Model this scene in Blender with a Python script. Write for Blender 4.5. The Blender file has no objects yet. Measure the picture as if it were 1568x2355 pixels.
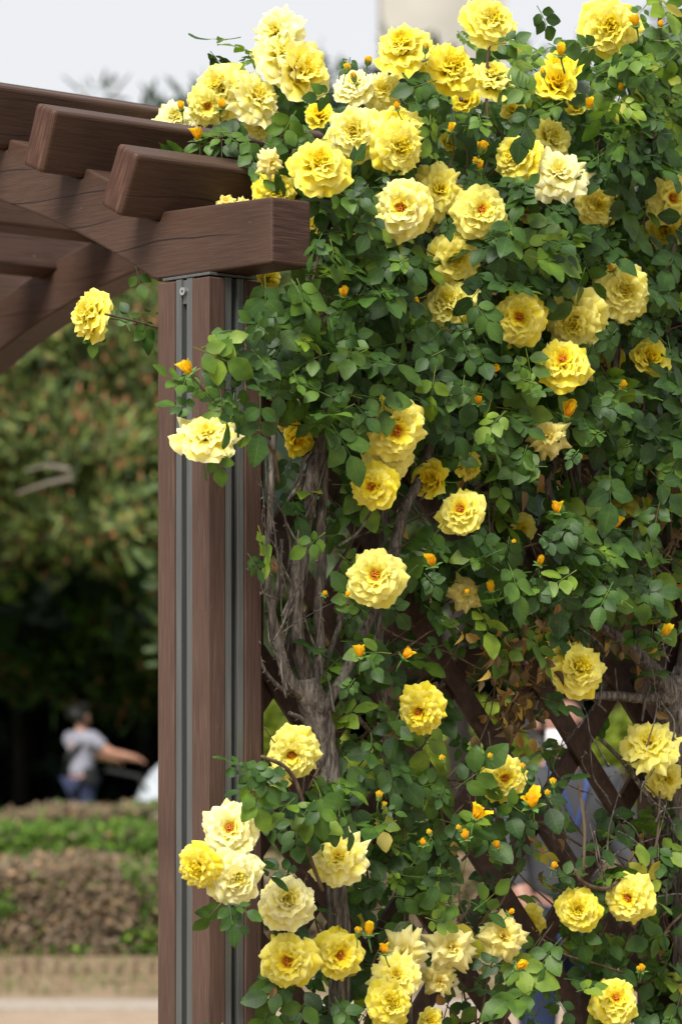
import bpy, math, random
import numpy as np
from mathutils import Vector, Matrix, Euler, Quaternion
random.seed(7); rng = np.random.default_rng(7)
R = math.radians
sc = bpy.context.scene

# ------------------------------------------------------------------ camera
F, HY, CX = 8000.0, 1650.0, 784.0          # focal length, horizon row and centre column on a 1568 px wide picture
cam_d = bpy.data.cameras.new("camera"); cam = bpy.data.objects.new("camera", cam_d)
sc.collection.objects.link(cam); sc.camera = cam
cam.location = (0, 0, 1.6); cam.rotation_euler = (R(90), 0, 0)
cam_d.sensor_fit = 'HORIZONTAL'; cam_d.sensor_width = 24.0
cam_d.lens = 24.0 * F / 1568.0
cam_d.shift_y = (HY - 1177.5) / 1568.0
cam_d.clip_end = 2000
cam_d.dof.use_dof = True; cam_d.dof.focus_distance = 6.85; cam_d.dof.aperture_fstop = 5.2

# ------------------------------------------------------------------ world and sun
SUN_EL, SUN_AZ = R(50), R(203)             # azimuth clockwise from +Y
w = bpy.data.worlds.new("World"); sc.world = w; w.use_nodes = True
nt = w.node_tree; nt.nodes.clear()
sky = nt.nodes.new('ShaderNodeTexSky'); sky.sky_type = 'NISHITA'; sky.sun_disc = False
sky.sun_elevation = SUN_EL; sky.sun_rotation = SUN_AZ; sky.dust_density = 3; sky.air_density = 1.2
hs = nt.nodes.new('ShaderNodeHueSaturation'); hs.inputs['Saturation'].default_value = .10
mx = nt.nodes.new('ShaderNodeMix'); mx.data_type = 'RGBA'; mx.inputs['Factor'].default_value = .72
mx.inputs[7].default_value = (5.45, 5.55, 5.75, 1)      # overcast cloud layer
bg = nt.nodes.new('ShaderNodeBackground'); bg.inputs['Strength'].default_value = .1
ow = nt.nodes.new('ShaderNodeOutputWorld')
nt.links.new(sky.outputs[0], hs.inputs['Color']); nt.links.new(hs.outputs[0], mx.inputs[6])
nt.links.new(mx.outputs[2], bg.inputs[0]); nt.links.new(bg.outputs[0], ow.inputs[0])
sl = bpy.data.lights.new("sun", 'SUN'); sl.energy = 3.7; sl.angle = R(28); sl.color = (1, .965, .91)
so = bpy.data.objects.new("sun", sl); sc.collection.objects.link(so)
sd = Vector((math.sin(SUN_AZ) * math.cos(SUN_EL), math.cos(SUN_AZ) * math.cos(SUN_EL), math.sin(SUN_EL)))
so.rotation_euler = sd.to_track_quat('Z', 'Y').to_euler()
sc.view_settings.view_transform = 'Standard'; sc.view_settings.look = 'None'
sc.view_settings.exposure = 0.72; sc.view_settings.gamma = 1
sc.render.engine = 'CYCLES'; sc.cycles.use_denoising = True
sc.cycles.max_bounces = 6; sc.cycles.diffuse_bounces = 3; sc.cycles.glossy_bounces = 2
sc.cycles.transmission_bounces = 4; sc.cycles.transparent_max_bounces = 4

# ------------------------------------------------------------------ helpers
def at(px, py, d):                          # a pixel of the photograph at depth d, as a point of the place
    return Vector(((px - CX) * d / F, d, 1.6 - (py - HY) * d / F))

TH = R(48); C0 = Vector(((477 - CX) * 6.667 / F, 6.667, 0))
U1 = Vector((-math.cos(TH), math.sin(TH), 0)); U2 = Vector((math.sin(TH), math.cos(TH), 0))
def dlat(px):                               # depth of the lattice plane behind a pixel column
    k = (px - CX) / F
    t = (k * C0.y - C0.x) / (U2.x - k * U2.y)
    return C0.y + t * U2.y

def tag(o, label=None, cat=None, group=None, kind=None):
    if label: o['label'] = label
    if cat: o['category'] = cat
    if group: o['group'] = group
    if kind: o['kind'] = kind
    return o

def empty(name, loc=(0, 0, 0), rz=0, **k):
    o = bpy.data.objects.new(name, None); sc.collection.objects.link(o)
    o.location = loc; o.rotation_euler = (0, 0, rz); o.empty_display_size = .1
    return tag(o, **k)

class MB:                                   # collects vertices and faces for ONE mesh
    def __init__(s): s.v = []; s.f = []; s.m = []; s.tone = []; s.uv = []
    def add(s, vs, fs, mi=0, tone=0.0, uv=None):
        b = len(s.v); s.v.extend([tuple(p) for p in vs])
        s.f.extend([tuple(i + b for i in f) for f in fs]); s.m.extend([mi] * len(fs))
        s.tone.extend(tone if isinstance(tone, (list, np.ndarray)) else [tone] * len(vs))
        s.uv.extend(uv if uv is not None else [(0, 0)] * len(vs))
    def box(s, x0, x1, y0, y1, z0, z1, mi=0, tone=0.0, M=None):
        vs = [Vector((x, y, z)) for z in (z0, z1) for y in (y0, y1) for x in (x0, x1)]
        if M is not None: vs = [M @ v for v in vs]
        s.add(vs, [(0, 2, 3, 1), (4, 5, 7, 6), (0, 1, 5, 4), (2, 6, 7, 3), (0, 4, 6, 2), (1, 3, 7, 5)], mi, tone)
    def tube(s, pts, rs, n=7, mi=0, tone=0.0, cap=True, wob=0.0):
        P = [Vector(p) for p in pts]; rings = []
        up = Vector((0.13, .31, 1)).normalized(); vs = []
        for i, p in enumerate(P):
            d = (P[min(i + 1, len(P) - 1)] - P[max(i - 1, 0)]).normalized()
            a = d.cross(up)
            if a.length < 1e-3: a = d.cross(Vector((1, 0, 0)))
            a.normalize(); b = d.cross(a)
            for k in range(n):
                th = 2 * math.pi * k / n; r = rs[i] * (1 + (random.uniform(-wob, wob) if wob else 0))
                vs.append(p + (a * math.cos(th) + b * math.sin(th)) * r)
        fs = [(i * n + k, i * n + (k + 1) % n, (i + 1) * n + (k + 1) % n, (i + 1) * n + k) for i in range(len(P) - 1) for k in range(n)]
        if cap: fs += [tuple(range(n))[::-1], tuple((len(P) - 1) * n + k for k in range(n))]
        s.add(vs, fs, mi, tone)
    def build(s, name, mats, parent=None, smooth=False, bevel=0, world=False, loc=None):
        me = bpy.data.meshes.new(name)
        off = parent.location if (parent is not None and world) else Vector((0, 0, 0))
        if loc is not None: off = off + Vector(loc)
        V = np.array(s.v, dtype=np.float64).reshape(-1, 3) - np.array(off)
        me.from_pydata(V.tolist(), [], s.f)
        for m in (mats if isinstance(mats, (list, tuple)) else [mats]): me.materials.append(m)
        me.polygons.foreach_set('material_index', np.array(s.m, dtype=np.int32))
        if smooth: me.polygons.foreach_set('use_smooth', np.ones(len(s.f), dtype=bool))
        a = me.attributes.new('tone', 'FLOAT', 'POINT'); a.data.foreach_set('value', np.array(s.tone, dtype=np.float32))
        ul = me.uv_layers.new(name='UVMap')
        li = np.empty(len(me.loops), dtype=np.int32); me.loops.foreach_get('vertex_index', li)
        ul.data.foreach_set('uv', np.array(s.uv, dtype=np.float32)[li].ravel())
        me.update()
        o = bpy.data.objects.new(name, me); sc.collection.objects.link(o)
        if parent is not None: o.parent = parent
        if loc is not None: o.location = loc
        if bevel:
            md = o.modifiers.new('bevel', 'BEVEL'); md.width = bevel; md.segments = 3; md.limit_method = 'ANGLE'; md.angle_limit = R(35)
            md.harden_normals = False
        return o

def spline(pts, n=5):                       # Catmull-Rom through points with a radius as fourth value
    P = [np.array(p, float) for p in pts]; P = [2 * P[0] - P[1]] + P + [2 * P[-1] - P[-2]]; out = []
    for i in range(1, len(P) - 2):
        for k in range(n):
            t = k / n
            out.append(.5 * ((2 * P[i]) + (-P[i - 1] + P[i + 1]) * t + (2 * P[i - 1] - 5 * P[i] + 4 * P[i + 1] - P[i + 2]) * t * t
                             + (-P[i - 1] + 3 * P[i] - 3 * P[i + 1] + P[i + 2]) * t ** 3))
    out.append(P[-2]); return out

# ------------------------------------------------------------------ materials
def mat(name):
    m = bpy.data.materials.new(name); m.use_nodes = True; t = m.node_tree
    return m, t, t.nodes['Principled BSDF']
def N(t, typ, **k):
    n = t.nodes.new(typ)
    for a, b in k.items():
        if a in n.inputs: n.inputs[a].default_value = b
        else: setattr(n, a, b)
    return n
def ramp(t, stops, src):
    r = t.nodes.new('ShaderNodeValToRGB'); e = r.color_ramp.elements
    while len(e) < len(stops): e.new(.5)
    for q, (p, c) in zip(e, stops): q.position = p; q.color = (*c, 1)
    t.links.new(src, r.inputs[0]); return r
def bump(t, src, b, strength=.4, dist=.002):
    n = N(t, 'ShaderNodeBump', Strength=strength, Distance=dist); t.links.new(src, n.inputs['Height'])
    t.links.new(n.outputs[0], b.inputs['Normal']); return n

def wood(name, cols, scale, rough=.55, crack=1.0):
    m, t, b = mat(name)
    tc = N(t, 'ShaderNodeTexCoord'); mp = N(t, 'ShaderNodeMapping'); mp.inputs['Scale'].default_value = scale
    t.links.new(tc.outputs['Object'], mp.inputs[0])
    n1 = N(t, 'ShaderNodeTexNoise', Scale=1.0, Detail=7.0, Roughness=.62); t.links.new(mp.outputs[0], n1.inputs['Vector'])
    r1 = ramp(t, [(.28, cols[0]), (.5, cols[1]), (.72, cols[2])], n1.outputs[0])
    n2 = N(t, 'ShaderNodeTexNoise', Scale=3.1, Detail=4.0); t.links.new(tc.outputs['Object'], n2.inputs['Vector'])
    r2 = ramp(t, [(.3, (.78, .76, .76)), (.7, (1.15, 1.13, 1.12))], n2.outputs[0])
    mu = N(t, 'ShaderNodeMix', data_type='RGBA', blend_type='MULTIPLY'); mu.inputs[0].default_value = 1
    t.links.new(r1.outputs[0], mu.inputs[6]); t.links.new(r2.outputs[0], mu.inputs[7])
    # scuffs: pale scratches and knots
    mp3 = N(t, 'ShaderNodeMapping'); mp3.inputs['Scale'].default_value = [(28 if q == min(scale) else 75) for q in scale]; t.links.new(tc.outputs['Object'], mp3.inputs[0])
    n3 = N(t, 'ShaderNodeTexNoise', Scale=1.0, Detail=5.0, Roughness=.65); t.links.new(mp3.outputs[0], n3.inputs['Vector'])
    r3 = ramp(t, [(.675, (0, 0, 0)), (.75, (.8, .8, .8))], n3.outputs[0])
    m3 = N(t, 'ShaderNodeMix', data_type='RGBA'); t.links.new(r3.outputs[0], m3.inputs[0])
    t.links.new(mu.outputs[2], m3.inputs[6]); m3.inputs[7].default_value = (.17, .12, .09, 1)
    # long drying cracks
    mp2 = N(t, 'ShaderNodeMapping'); mp2.inputs['Scale'].default_value = [(1.6 if s_ == min(scale) else 4) for s_ in scale]
    t.links.new(tc.outputs['Object'], mp2.inputs[0])
    n4 = N(t, 'ShaderNodeTexNoise', Scale=1.0, Detail=3.0); t.links.new(mp2.outputs[0], n4.inputs['Vector'])
    sp4 = N(t, 'ShaderNodeSeparateXYZ'); t.links.new(tc.outputs['Object'], sp4.inputs[0])
    k4 = N(t, 'ShaderNodeMath', operation='MULTIPLY_ADD'); t.links.new(sp4.outputs[2], k4.inputs[0]); k4.inputs[1].default_value = 15
    oi4 = N(t, 'ShaderNodeObjectInfo'); a40 = N(t, 'ShaderNodeMath', operation='MULTIPLY_ADD'); t.links.new(oi4.outputs['Random'], a40.inputs[0]); a40.inputs[1].default_value = 3.0
    t.links.new(n4.outputs[0], a40.inputs[2]); t.links.new(a40.outputs[0], k4.inputs[2])
    f4 = N(t, 'ShaderNodeMath', operation='PINGPONG'); t.links.new(k4.outputs[0], f4.inputs[0]); f4.inputs[1].default_value = .5
    of5 = N(t, 'ShaderNodeVectorMath', operation='ADD'); t.links.new(mp2.outputs[0], of5.inputs[0]); t.links.new(a40.outputs[0], of5.inputs[1])
    n5 = N(t, 'ShaderNodeTexNoise', Scale=1.3, Detail=0.0); t.links.new(of5.outputs[0], n5.inputs['Vector'])
    w5 = ramp(t, [(.50, (0, 0, 0)), (.62, (.022 * crack,) * 3)], n5.outputs[0])
    l4 = N(t, 'ShaderNodeMath', operation='LESS_THAN'); t.links.new(f4.outputs[0], l4.inputs[0]); t.links.new(w5.outputs[0], l4.inputs[1])
    r4 = l4
    m4 = N(t, 'ShaderNodeMix', data_type='RGBA'); t.links.new(r4.outputs[0], m4.inputs[0])
    t.links.new(m3.outputs[2], m4.inputs[6]); m4.inputs[7].default_value = (.02, .012, .01, 1)
    t.links.new(m4.outputs[2], b.inputs['Base Color'])
    b.inputs['Roughness'].default_value = rough; b.inputs['Specular IOR Level'].default_value = .22
    ad = N(t, 'ShaderNodeMath', operation='SUBTRACT'); t.links.new(n1.outputs[0], ad.inputs[0]); t.links.new(r4.outputs[0], ad.inputs[1])
    bump(t, ad.outputs[0], b, .45, .0025)
    return m
WC = [(.048, .026, .018), (.061, .034, .0235), (.076, .044, .031)]
M_beam = wood('stained_wood_arch', WC, (14, 90, 240))
M_raft = wood('stained_wood_rafter', WC, (220, 12, 220))
M_end = wood('stained_wood_end', [(.026, .012, .008), (.06, .028, .019), (.11, .062, .044)], (280, 5, 16), .7)
M_end2 = wood('stained_wood_beam_end', [(.024, .012, .008), (.05, .026, .018), (.09, .052, .037)], (60, 14, 280), .75)
M_lat = wood('stained_wood_lattice', [(.030, .018, .014), (.052, .030, .023), (.078, .047, .037)], (60, 60, 60), .6, 0)
M_post = wood('composite_board', [(.050, .030, .022), (.076, .044, .033), (.118, .076, .058)], (420, 420, 9), .65, 0)

def plain(name, c, rough=.6, metal=0.0, noise=None, spec=.5):
    m, t, b = mat(name); b.inputs['Roughness'].default_value = rough; b.inputs['Metallic'].default_value = metal
    b.inputs['Specular IOR Level'].default_value = spec
    tc = N(t, 'ShaderNodeTexCoord')
    n = N(t, 'ShaderNodeTexNoise', Scale=noise or 40.0, Detail=4.0); t.links.new(tc.outputs['Object'], n.inputs['Vector'])
    r = ramp(t, [(.3, tuple(x * .8 for x in c)), (.7, tuple(min(1, x * 1.18) for x in c))], n.outputs[0])
    t.links.new(r.outputs[0], b.inputs['Base Color'])
    return m
def brushed(name, c, rough):
    m, t, b = mat(name); b.inputs['Metallic'].default_value = .55; b.inputs['Roughness'].default_value = rough
    tc = N(t, 'ShaderNodeTexCoord'); mp = N(t, 'ShaderNodeMapping'); mp.inputs['Scale'].default_value = (400, 400, 6)
    t.links.new(tc.outputs['Object'], mp.inputs[0]); n = N(t, 'ShaderNodeTexNoise', Scale=1.0, Detail=3.0)
    t.links.new(mp.outputs[0], n.inputs['Vector'])
    r = ramp(t, [(.3, tuple(x * .75 for x in c)), (.7, tuple(x * 1.2 for x in c))], n.outputs[0])
    t.links.new(r.outputs[0], b.inputs['Base Color']); bump(t, n.outputs[0], b, .3, .0008); return m
M_rail = brushed('anodised_rail', (.125, .13, .127), .45)
M_slot = plain('dark_slot', (.035, .036, .042), .5)
M_screw = plain('steel_screw', (.55, .53, .5), .3, .9)

def bark(name, c1, c2, c3, sc_=90, bs=.9):
    m, t, b = mat(name); tc = N(t, 'ShaderNodeTexCoord'); mp = N(t, 'ShaderNodeMapping'); mp.inputs['Scale'].default_value = (1, 1, .16)
    t.links.new(tc.outputs['Object'], mp.inputs[0])
    n = N(t, 'ShaderNodeTexNoise', Scale=float(sc_), Detail=7.0, Roughness=.7); t.links.new(mp.outputs[0], n.inputs['Vector'])
    r = ramp(t, [(.36, c1), (.5, c2), (.66, c3)], n.outputs[0]); t.links.new(r.outputs[0], b.inputs['Base Color'])
    b.inputs['Roughness'].default_value = .85; b.inputs['Specular IOR Level'].default_value = .25
    bump(t, n.outputs[0], b, bs, .004); return m
M_bark = bark('rose_bark', (.030, .025, .021), (.10, .083, .069), (.24, .21, .18), 120, 1.0)
M_cane = bark('rose_cane', (.055, .03, .022), (.10, .065, .04), (.15, .12, .07), 60)
M_pinebark = bark('pine_bark', (.03, .018, .014), (.09, .05, .038), (.16, .10, .08), 12)

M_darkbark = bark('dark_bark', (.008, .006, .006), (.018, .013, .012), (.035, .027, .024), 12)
def leafy(name, stops, rough=.42, trans=.18, spec=.5, veins=False, noise=0, wax=0):
    m, t, b = mat(name); at_ = N(t, 'ShaderNodeAttribute', attribute_name='tone')
    r = ramp(t, stops, at_.outputs['Fac']); col = r.outputs[0]
    b.inputs['Roughness'].default_value = rough; b.inputs['Specular IOR Level'].default_value = spec
    if wax:
        b.inputs['Coat Weight'].default_value = wax; b.inputs['Coat Roughness'].default_value = .3
    if veins:
        uv = N(t, 'ShaderNodeUVMap'); sp = N(t, 'ShaderNodeSeparateXYZ'); t.links.new(uv.outputs[0], sp.inputs[0])
        ab = N(t, 'ShaderNodeMath', operation='ABSOLUTE'); t.links.new(sp.outputs[0], ab.inputs[0])
        mr = N(t, 'ShaderNodeMath', operation='MULTIPLY'); t.links.new(ab.outputs[0], mr.inputs[0]); mr.inputs[1].default_value = -3.2
        ad = N(t, 'ShaderNodeMath', operation='MULTIPLY_ADD'); t.links.new(sp.outputs[1], ad.inputs[0]); ad.inputs[1].default_value = 42
        t.links.new(mr.outputs[0], ad.inputs[2])
        sn = N(t, 'ShaderNodeMath', operation='SINE'); t.links.new(ad.outputs[0], sn.inputs[0])
        mid = ramp(t, [(0, (1, 1, 1)), (.07, (0, 0, 0))], ab.outputs[0])
        sv = ramp(t, [(.88, (0, 0, 0)), (1, (.45, .45, .45))], sn.outputs[0])
        mxv = N(t, 'ShaderNodeMath', operation='MAXIMUM'); t.links.new(mid.outputs[0], mxv.inputs[0]); t.links.new(sv.outputs[0], mxv.inputs[1])
        mc = N(t, 'ShaderNodeMix', data_type='RGBA'); sc2 = N(t, 'ShaderNodeMath', operation='MULTIPLY'); sc2.inputs[1].default_value = .22
        t.links.new(mxv.outputs[0], sc2.inputs[0]); t.links.new(sc2.outputs[0], mc.inputs[0])
        t.links.new(col, mc.inputs[6]); mc.inputs[7].default_value = (.17, .27, .10, 1); col = mc.outputs[2]
        bump(t, sn.outputs[0], b, .08, .0005)
    if noise:
        tc = N(t, 'ShaderNodeTexCoord'); nn = N(t, 'ShaderNodeTexNoise', Scale=95.0, Detail=2.0); t.links.new(tc.outputs['Object'], nn.inputs['Vector'])
        rn = ramp(t, [(.70, (0, 0, 0)), (.745, (.8, .8, .8))], nn.outputs[0]); mn = N(t, 'ShaderNodeMix', data_type='RGBA')
        t.links.new(rn.outputs[0], mn.inputs[0]); t.links.new(col, mn.inputs[6]); mn.inputs[7].default_value = (.09, .06, .02, 1)
        n2_ = N(t, 'ShaderNodeTexNoise', Scale=30.0, Detail=1.0); t.links.new(tc.outputs['Object'], n2_.inputs['Vector'])
        r2_ = ramp(t, [(.35, (.72, .74, .8)), (.65, (1.3, 1.22, 1.1))], n2_.outputs[0]); m2_ = N(t, 'ShaderNodeMix', data_type='RGBA', blend_type='MULTIPLY'); m2_.inputs[0].default_value = 1
        t.links.new(mn.outputs[2], m2_.inputs[6]); t.links.new(r2_.outputs[0], m2_.inputs[7]); col = m2_.outputs[2]
    t.links.new(col, b.inputs['Base Color'])
    tr = N(t, 'ShaderNodeBsdfTranslucent'); g = N(t, 'ShaderNodeMix', data_type='RGBA', blend_type='MULTIPLY'); g.inputs[0].default_value = 1
    t.links.new(col, g.inputs[6]); g.inputs[7].default_value = (1.8, 1.9, .8, 1); t.links.new(g.outputs[2], tr.inputs[0])
    ms = N(t, 'ShaderNodeMixShader'); ms.inputs[0].default_value = trans
    t.links.new(b.outputs[0], ms.inputs[1]); t.links.new(tr.outputs[0], ms.inputs[2])
    t.links.new(ms.outputs[0], t.nodes['Material Output'].inputs[0]); return m
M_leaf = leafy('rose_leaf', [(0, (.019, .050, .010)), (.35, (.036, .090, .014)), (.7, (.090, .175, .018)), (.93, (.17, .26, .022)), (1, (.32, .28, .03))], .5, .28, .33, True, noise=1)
M_dead = leafy('withered_leaf', [(0, (.09, .055, .03)), (.4, (.17, .12, .06)), (.7, (.30, .17, .07)), (1, (.42, .30, .06))], .8, .15, .2)
M_green = leafy('green_sepal', [(0, (.05, .13, .03)), (.5, (.10, .22, .04)), (1, (.16, .28, .06))], .5, .1)
M_needle = leafy('pine_needles', [(0, (.028, .048, .020)), (.35, (.080, .125, .038)), (.75, (.165, .22, .055)), (.93, (.27, .33, .075)), (.935, (.38, .16, .08)), (1, (.46, .22, .11))], .6, .1, .3)
M_dark = leafy('shade_dark_conifer', [(0, (.012, .022, .014)), (.6, (.03, .05, .03)), (1, (.055, .085, .045))], .6, .05, .2)  # albedo kept low so the shade of the wood is in the colour
M_hedge = leafy('hedge_leaf', [(0, (.03, .06, .010)), (.4, (.085, .17, .018)), (.49, (.15, .26, .028)), (.5, (.14, .105, .07)), (.8, (.19, .142, .095)), (.96, (.24, .17, .10)), (1, (.38, .23, .12))], .7, .1, .2)
M_lime = leafy('lime_shrub', [(0, (.08, .12, .012)), (1, (.24, .30, .03))], .6, .15, .2)

M_far = leafy('hazy_far_conifer', [(0, (.03, .048, .034)), (.6, (.062, .088, .064)), (1, (.12, .145, .10))], .7, .05, .2)  # greyed and lightened, distance haze painted into the foliage colour
def petal_mat(name, deep, mid_, pale, edge, sat=1.0):
    m, t, b = mat(name); at_ = N(t, 'ShaderNodeAttribute', attribute_name='tone')
    oi = N(t, 'ShaderNodeObjectInfo')
    ma = N(t, 'ShaderNodeMath', operation='MULTIPLY_ADD'); t.links.new(oi.outputs['Random'], ma.inputs[0]); ma.inputs[1].default_value = .24; ma.inputs[2].default_value = -.12
    ad = N(t, 'ShaderNodeMath', operation='ADD'); t.links.new(at_.outputs['Fac'], ad.inputs[0]); t.links.new(ma.outputs[0], ad.inputs[1])
    r = ramp(t, [(.04, deep), (.36, mid_), (.66, pale), (.92, edge)], ad.outputs[0])
    t.links.new(r.outputs[0], b.inputs['Base Color']); b.inputs['Roughness'].default_value = .62; b.inputs['Specular IOR Level'].default_value = .22
    tc = N(t, 'ShaderNodeUVMap'); mp = N(t, 'ShaderNodeMapping'); mp.inputs['Scale'].default_value = (14, 1.5, 1)
    t.links.new(tc.outputs[0], mp.inputs[0]); n = N(t, 'ShaderNodeTexNoise', Scale=1.5, Detail=3.0); t.links.new(mp.outputs[0], n.inputs['Vector'])
    bump(t, n.outputs[0], b, .35, .0015)
    tr = N(t, 'ShaderNodeBsdfTranslucent'); t.links.new(r.outputs[0], tr.inputs[0])
    ms = N(t, 'ShaderNodeMixShader'); ms.inputs[0].default_value = .42
    t.links.new(b.outputs[0], ms.inputs[1]); t.links.new(tr.outputs[0], ms.inputs[2])
    t.links.new(ms.outputs[0], t.nodes['Material Output'].inputs[0]); return m
M_petal = petal_mat('yellow_petal', (.97, .54, .003), (.99, .75, .008), (.99, .86, .055), (.99, .93, .29))
M_petalp = petal_mat('pale_petal', (.97, .62, .004), (.99, .80, .022), (.99, .90, .19), (.99, .95, .56))
M_petalw = petal_mat('wilted_petal', (.90, .62, .06), (.94, .80, .18), (.95, .86, .32), (.92, .84, .42))
M_budp = petal_mat('bud_petal', (.94, .40, .012), (.96, .60, .010), (.97, .71, .015), (.97, .78, .04))
M_stamen = plain('stamen_orange', (.80, .27, .02), .7)

# ------------------------------------------------------------------ the setting: ground, path, kerb
def sheet(name, x0, x1, y0, y1, z, m, nx=1, ny=1, rough=0, **k):
    b = MB(); vs = []; fs = []
    for j in range(ny + 1):
        for i in range(nx + 1):
            vs.append((x0 + (x1 - x0) * i / nx, y0 + (y1 - y0) * j / ny, z + (random.uniform(-rough, rough) if rough else 0)))
    for j in range(ny):
        for i in range(nx):
            a = j * (nx + 1) + i; fs.append((a, a + 1, a + nx + 2, a + nx + 1))
    b.add(vs, fs); o = b.build(name, m); tag(o, **k); return o
def soil(name, c, sc_=6.0):
    m, t, b = mat(name); tc = N(t, 'ShaderNodeTexCoord')
    n = N(t, 'ShaderNodeTexNoise', Scale=sc_, Detail=8.0, Roughness=.7); t.links.new(tc.outputs['Object'], n.inputs['Vector'])
    r = ramp(t, [(.3, c[0]), (.5, c[1]), (.7, c[2])], n.outputs[0]); t.links.new(r.outputs[0], b.inputs['Base Color'])
    b.inputs['Roughness'].default_value = .95; b.inputs['Specular IOR Level'].default_value = .1
    bump(t, n.outputs[0], b, .5, .02); return m
M_soil = soil('bare_soil', [(.12, .085, .05), (.20, .145, .09), (.27, .205, .135)], 2.5)
M_path = soil('sandy_path', [(.24, .18, .125), (.29, .22, .155), (.33, .26, .19)], 4.0)
M_kerb = soil('pale_kerb', [(.25, .21, .17), (.30, .255, .21), (.34, .30, .25)], 20.0)
M_lawn = soil('lawn_soil', [(.06, .12, .015), (.12, .24, .03), (.18, .32, .05)], 3.0)
sheet('ground', -400, 400, -60, 900, 0, M_soil, kind='structure')
sheet('path', -60, 60, -20, 18.8, .008, M_path, kind='structure')
kb = MB(); kb.box(-60, 60, 18.8, 19.35, .0, .03); tag(kb.build('kerb', M_kerb, bevel=.008), kind='structure')
sheet('lawn', -90, 90, 39.2, 120, .008, M_lawn, kind='structure')

# ------------------------------------------------------------------ background foliage builders
def tuft_cloud(b, centres, n, rad, blade, width, tone0, tone1, upw=.5, orange=0.0, flat=.6):
    """clumps of thin leaf-sized faces scattered round each centre"""
    for c in centres:
        k = n if isinstance(n, int) else random.randint(*n)
        g = random.uniform(-.12, .12)
        for _ in range(k):
            o = rng.normal(size=3); o /= np.linalg.norm(o) + 1e-6; o *= rad * random.random() ** .4
            o[2] *= flat
            d = o / (np.linalg.norm(o) + 1e-6) + rng.normal(size=3) * .6; d[2] += upw; d /= np.linalg.norm(d)
            s = np.cross(d, rng.normal(size=3)); s /= np.linalg.norm(s)
            p = np.array(c) + o; L = blade * random.uniform(.6, 1.3); W = width * random.uniform(.7, 1.3)
            tn = min(.92, max(0, random.uniform(tone0, tone1) + g))
            b.add([p - s * W * .5, p + s * W * .5, p + d * L + s * W * .2, p + d * L - s * W * .2], [(0, 1, 2, 3)], 0, tn)
            if orange and random.random() < orange:
                q = p + d * L * .7; h = L * .75
                b.add([q - s * W * .55, q + s * W * .55, q + np.array((0, 0, h))], [(0, 1, 2)], 0, random.uniform(.95, 1))
                s2 = np.cross(s, (0, 0, 1)); b.add([q - s2 * W * .55, q + s2 * W * .55, q + np.array((0, 0, h))], [(0, 1, 2)], 0, random.uniform(.95, 1))

def pine(name, x, y, h, rx, zlo, label, nb=34, dens=26, orange=.12, m=M_needle, tone=(.05, .9), bl=.26, wd=.10, lean=.12, group=None, clump=.55, tr=1.0):
    root = empty(name, (x, y, 0), label=label, cat='tree', group=group)
    if m is M_far: zlo = min(6.2, h - 4)
    tk = MB(); pts = []
    for i in range(9):
        f = i / 8; pts.append((math.sin(f * 4 + x) * lean * f, math.cos(f * 3 + y) * lean * f, f * h * .93))
    tk.tube(pts, [.13 * tr * (1 - .85 * i / 8) * h / 7 for i in range(9)], 9, wob=.08)
    cs = []
    for i in range(nb):
        f = zlo / h + (1 - zlo / h) * (i + .5) / nb
        a = i * 2.4 + random.random(); reach = rx * (1 - .75 * ((f - zlo / h) / (1 - zlo / h)) ** 1.6) * random.uniform(.6, 1.08)
        p0 = Vector((math.sin(f * 4 + x) * lean * f, math.cos(f * 3 + y) * lean * f, f * h * .9))
        pp = [p0]; q = p0.copy()
        for k in range(4):
            a += random.uniform(-.3, .3)
            q = q + Vector((math.cos(a), math.sin(a), random.uniform(-.05, .28))) * reach / 4; pp.append(q.copy())
            cs.append(tuple(q + Vector((random.uniform(-.3, .3), random.uniform(-.3, .3), .12))))
        tk.tube(pp, [.05 * h / 7, .04 * h / 7, .03, .02, .01], 5)
    cs.append((pts[-1][0], pts[-1][1], h * .95))
    tk.build('trunk', M_pinebark, root, smooth=True)
    b = MB(); tuft_cloud(b, cs, dens, clump, bl, wd, tone[0], tone[1], .7, orange)
    b.build('crown', m, root)
    return root

# near pines (left, behind the pergola)
G = 'pines growing behind the hedges'
pine('pine_tree', at(-130, 0, 1).x * 39, 39.5, 8.6, 3.3, 3.7, 'bright green pine with orange shoots, first behind the pergola opening at left', 48, 210, .12, bl=.14, wd=.045, group=G, clump=.68)
pine('pine_tree', at(480, 0, 1).x * 41, 41.5, 8.8, 3.6, 3.8, 'bright green pine with orange shoots whose crown shows beside the post', 48, 210, .12, bl=.14, wd=.045, group=G, clump=.68)
pine('pine_tree', at(-460, 0, 1).x * 43, 43, 8.6, 3.0, 2.9, 'bright green pine at the left edge, mostly outside the picture', 36, 50, .07, bl=.2, wd=.08, group=G)
pine('pine_tree', at(455, 0, 1).x * 49, 49, 8.8, 5.0, 1.8, 'pine added behind the two bright pines, coloured dark as their shaded lower crown', 100, 110, .09, tone=(.1, .65), group=G, bl=.24, wd=.09, clump=.7)  # dark tone range paints the shade low under the bright crowns
pine('pine_tree', at(900, 0, 1).x * 33, 34, 6.8, 2.5, 2.2, 'dark green pine seen through the lattice behind the roses', 34, 34, .05, tone=(0, .4), group=G)
pine('pine_tree', at(1450, 0, 1).x * 35, 36, 6.6, 2.6, 2.0, 'dark green pine farthest right, seen through lattice gaps', 34, 34, .05, tone=(0, .4), group=G)
bb = MB(); rt = [o for o in sc.objects if o.name == 'pine_tree'][0]
bb.tube([at(40, 1135, 35.8), at(110, 1112, 35.6), at(165, 1100, 35.4), at(160, 1080, 35.4), at(110, 1070, 35.8), at(62, 1082, 36.2)], [.014, .024, .03, .03, .024, .014], 6)
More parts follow.
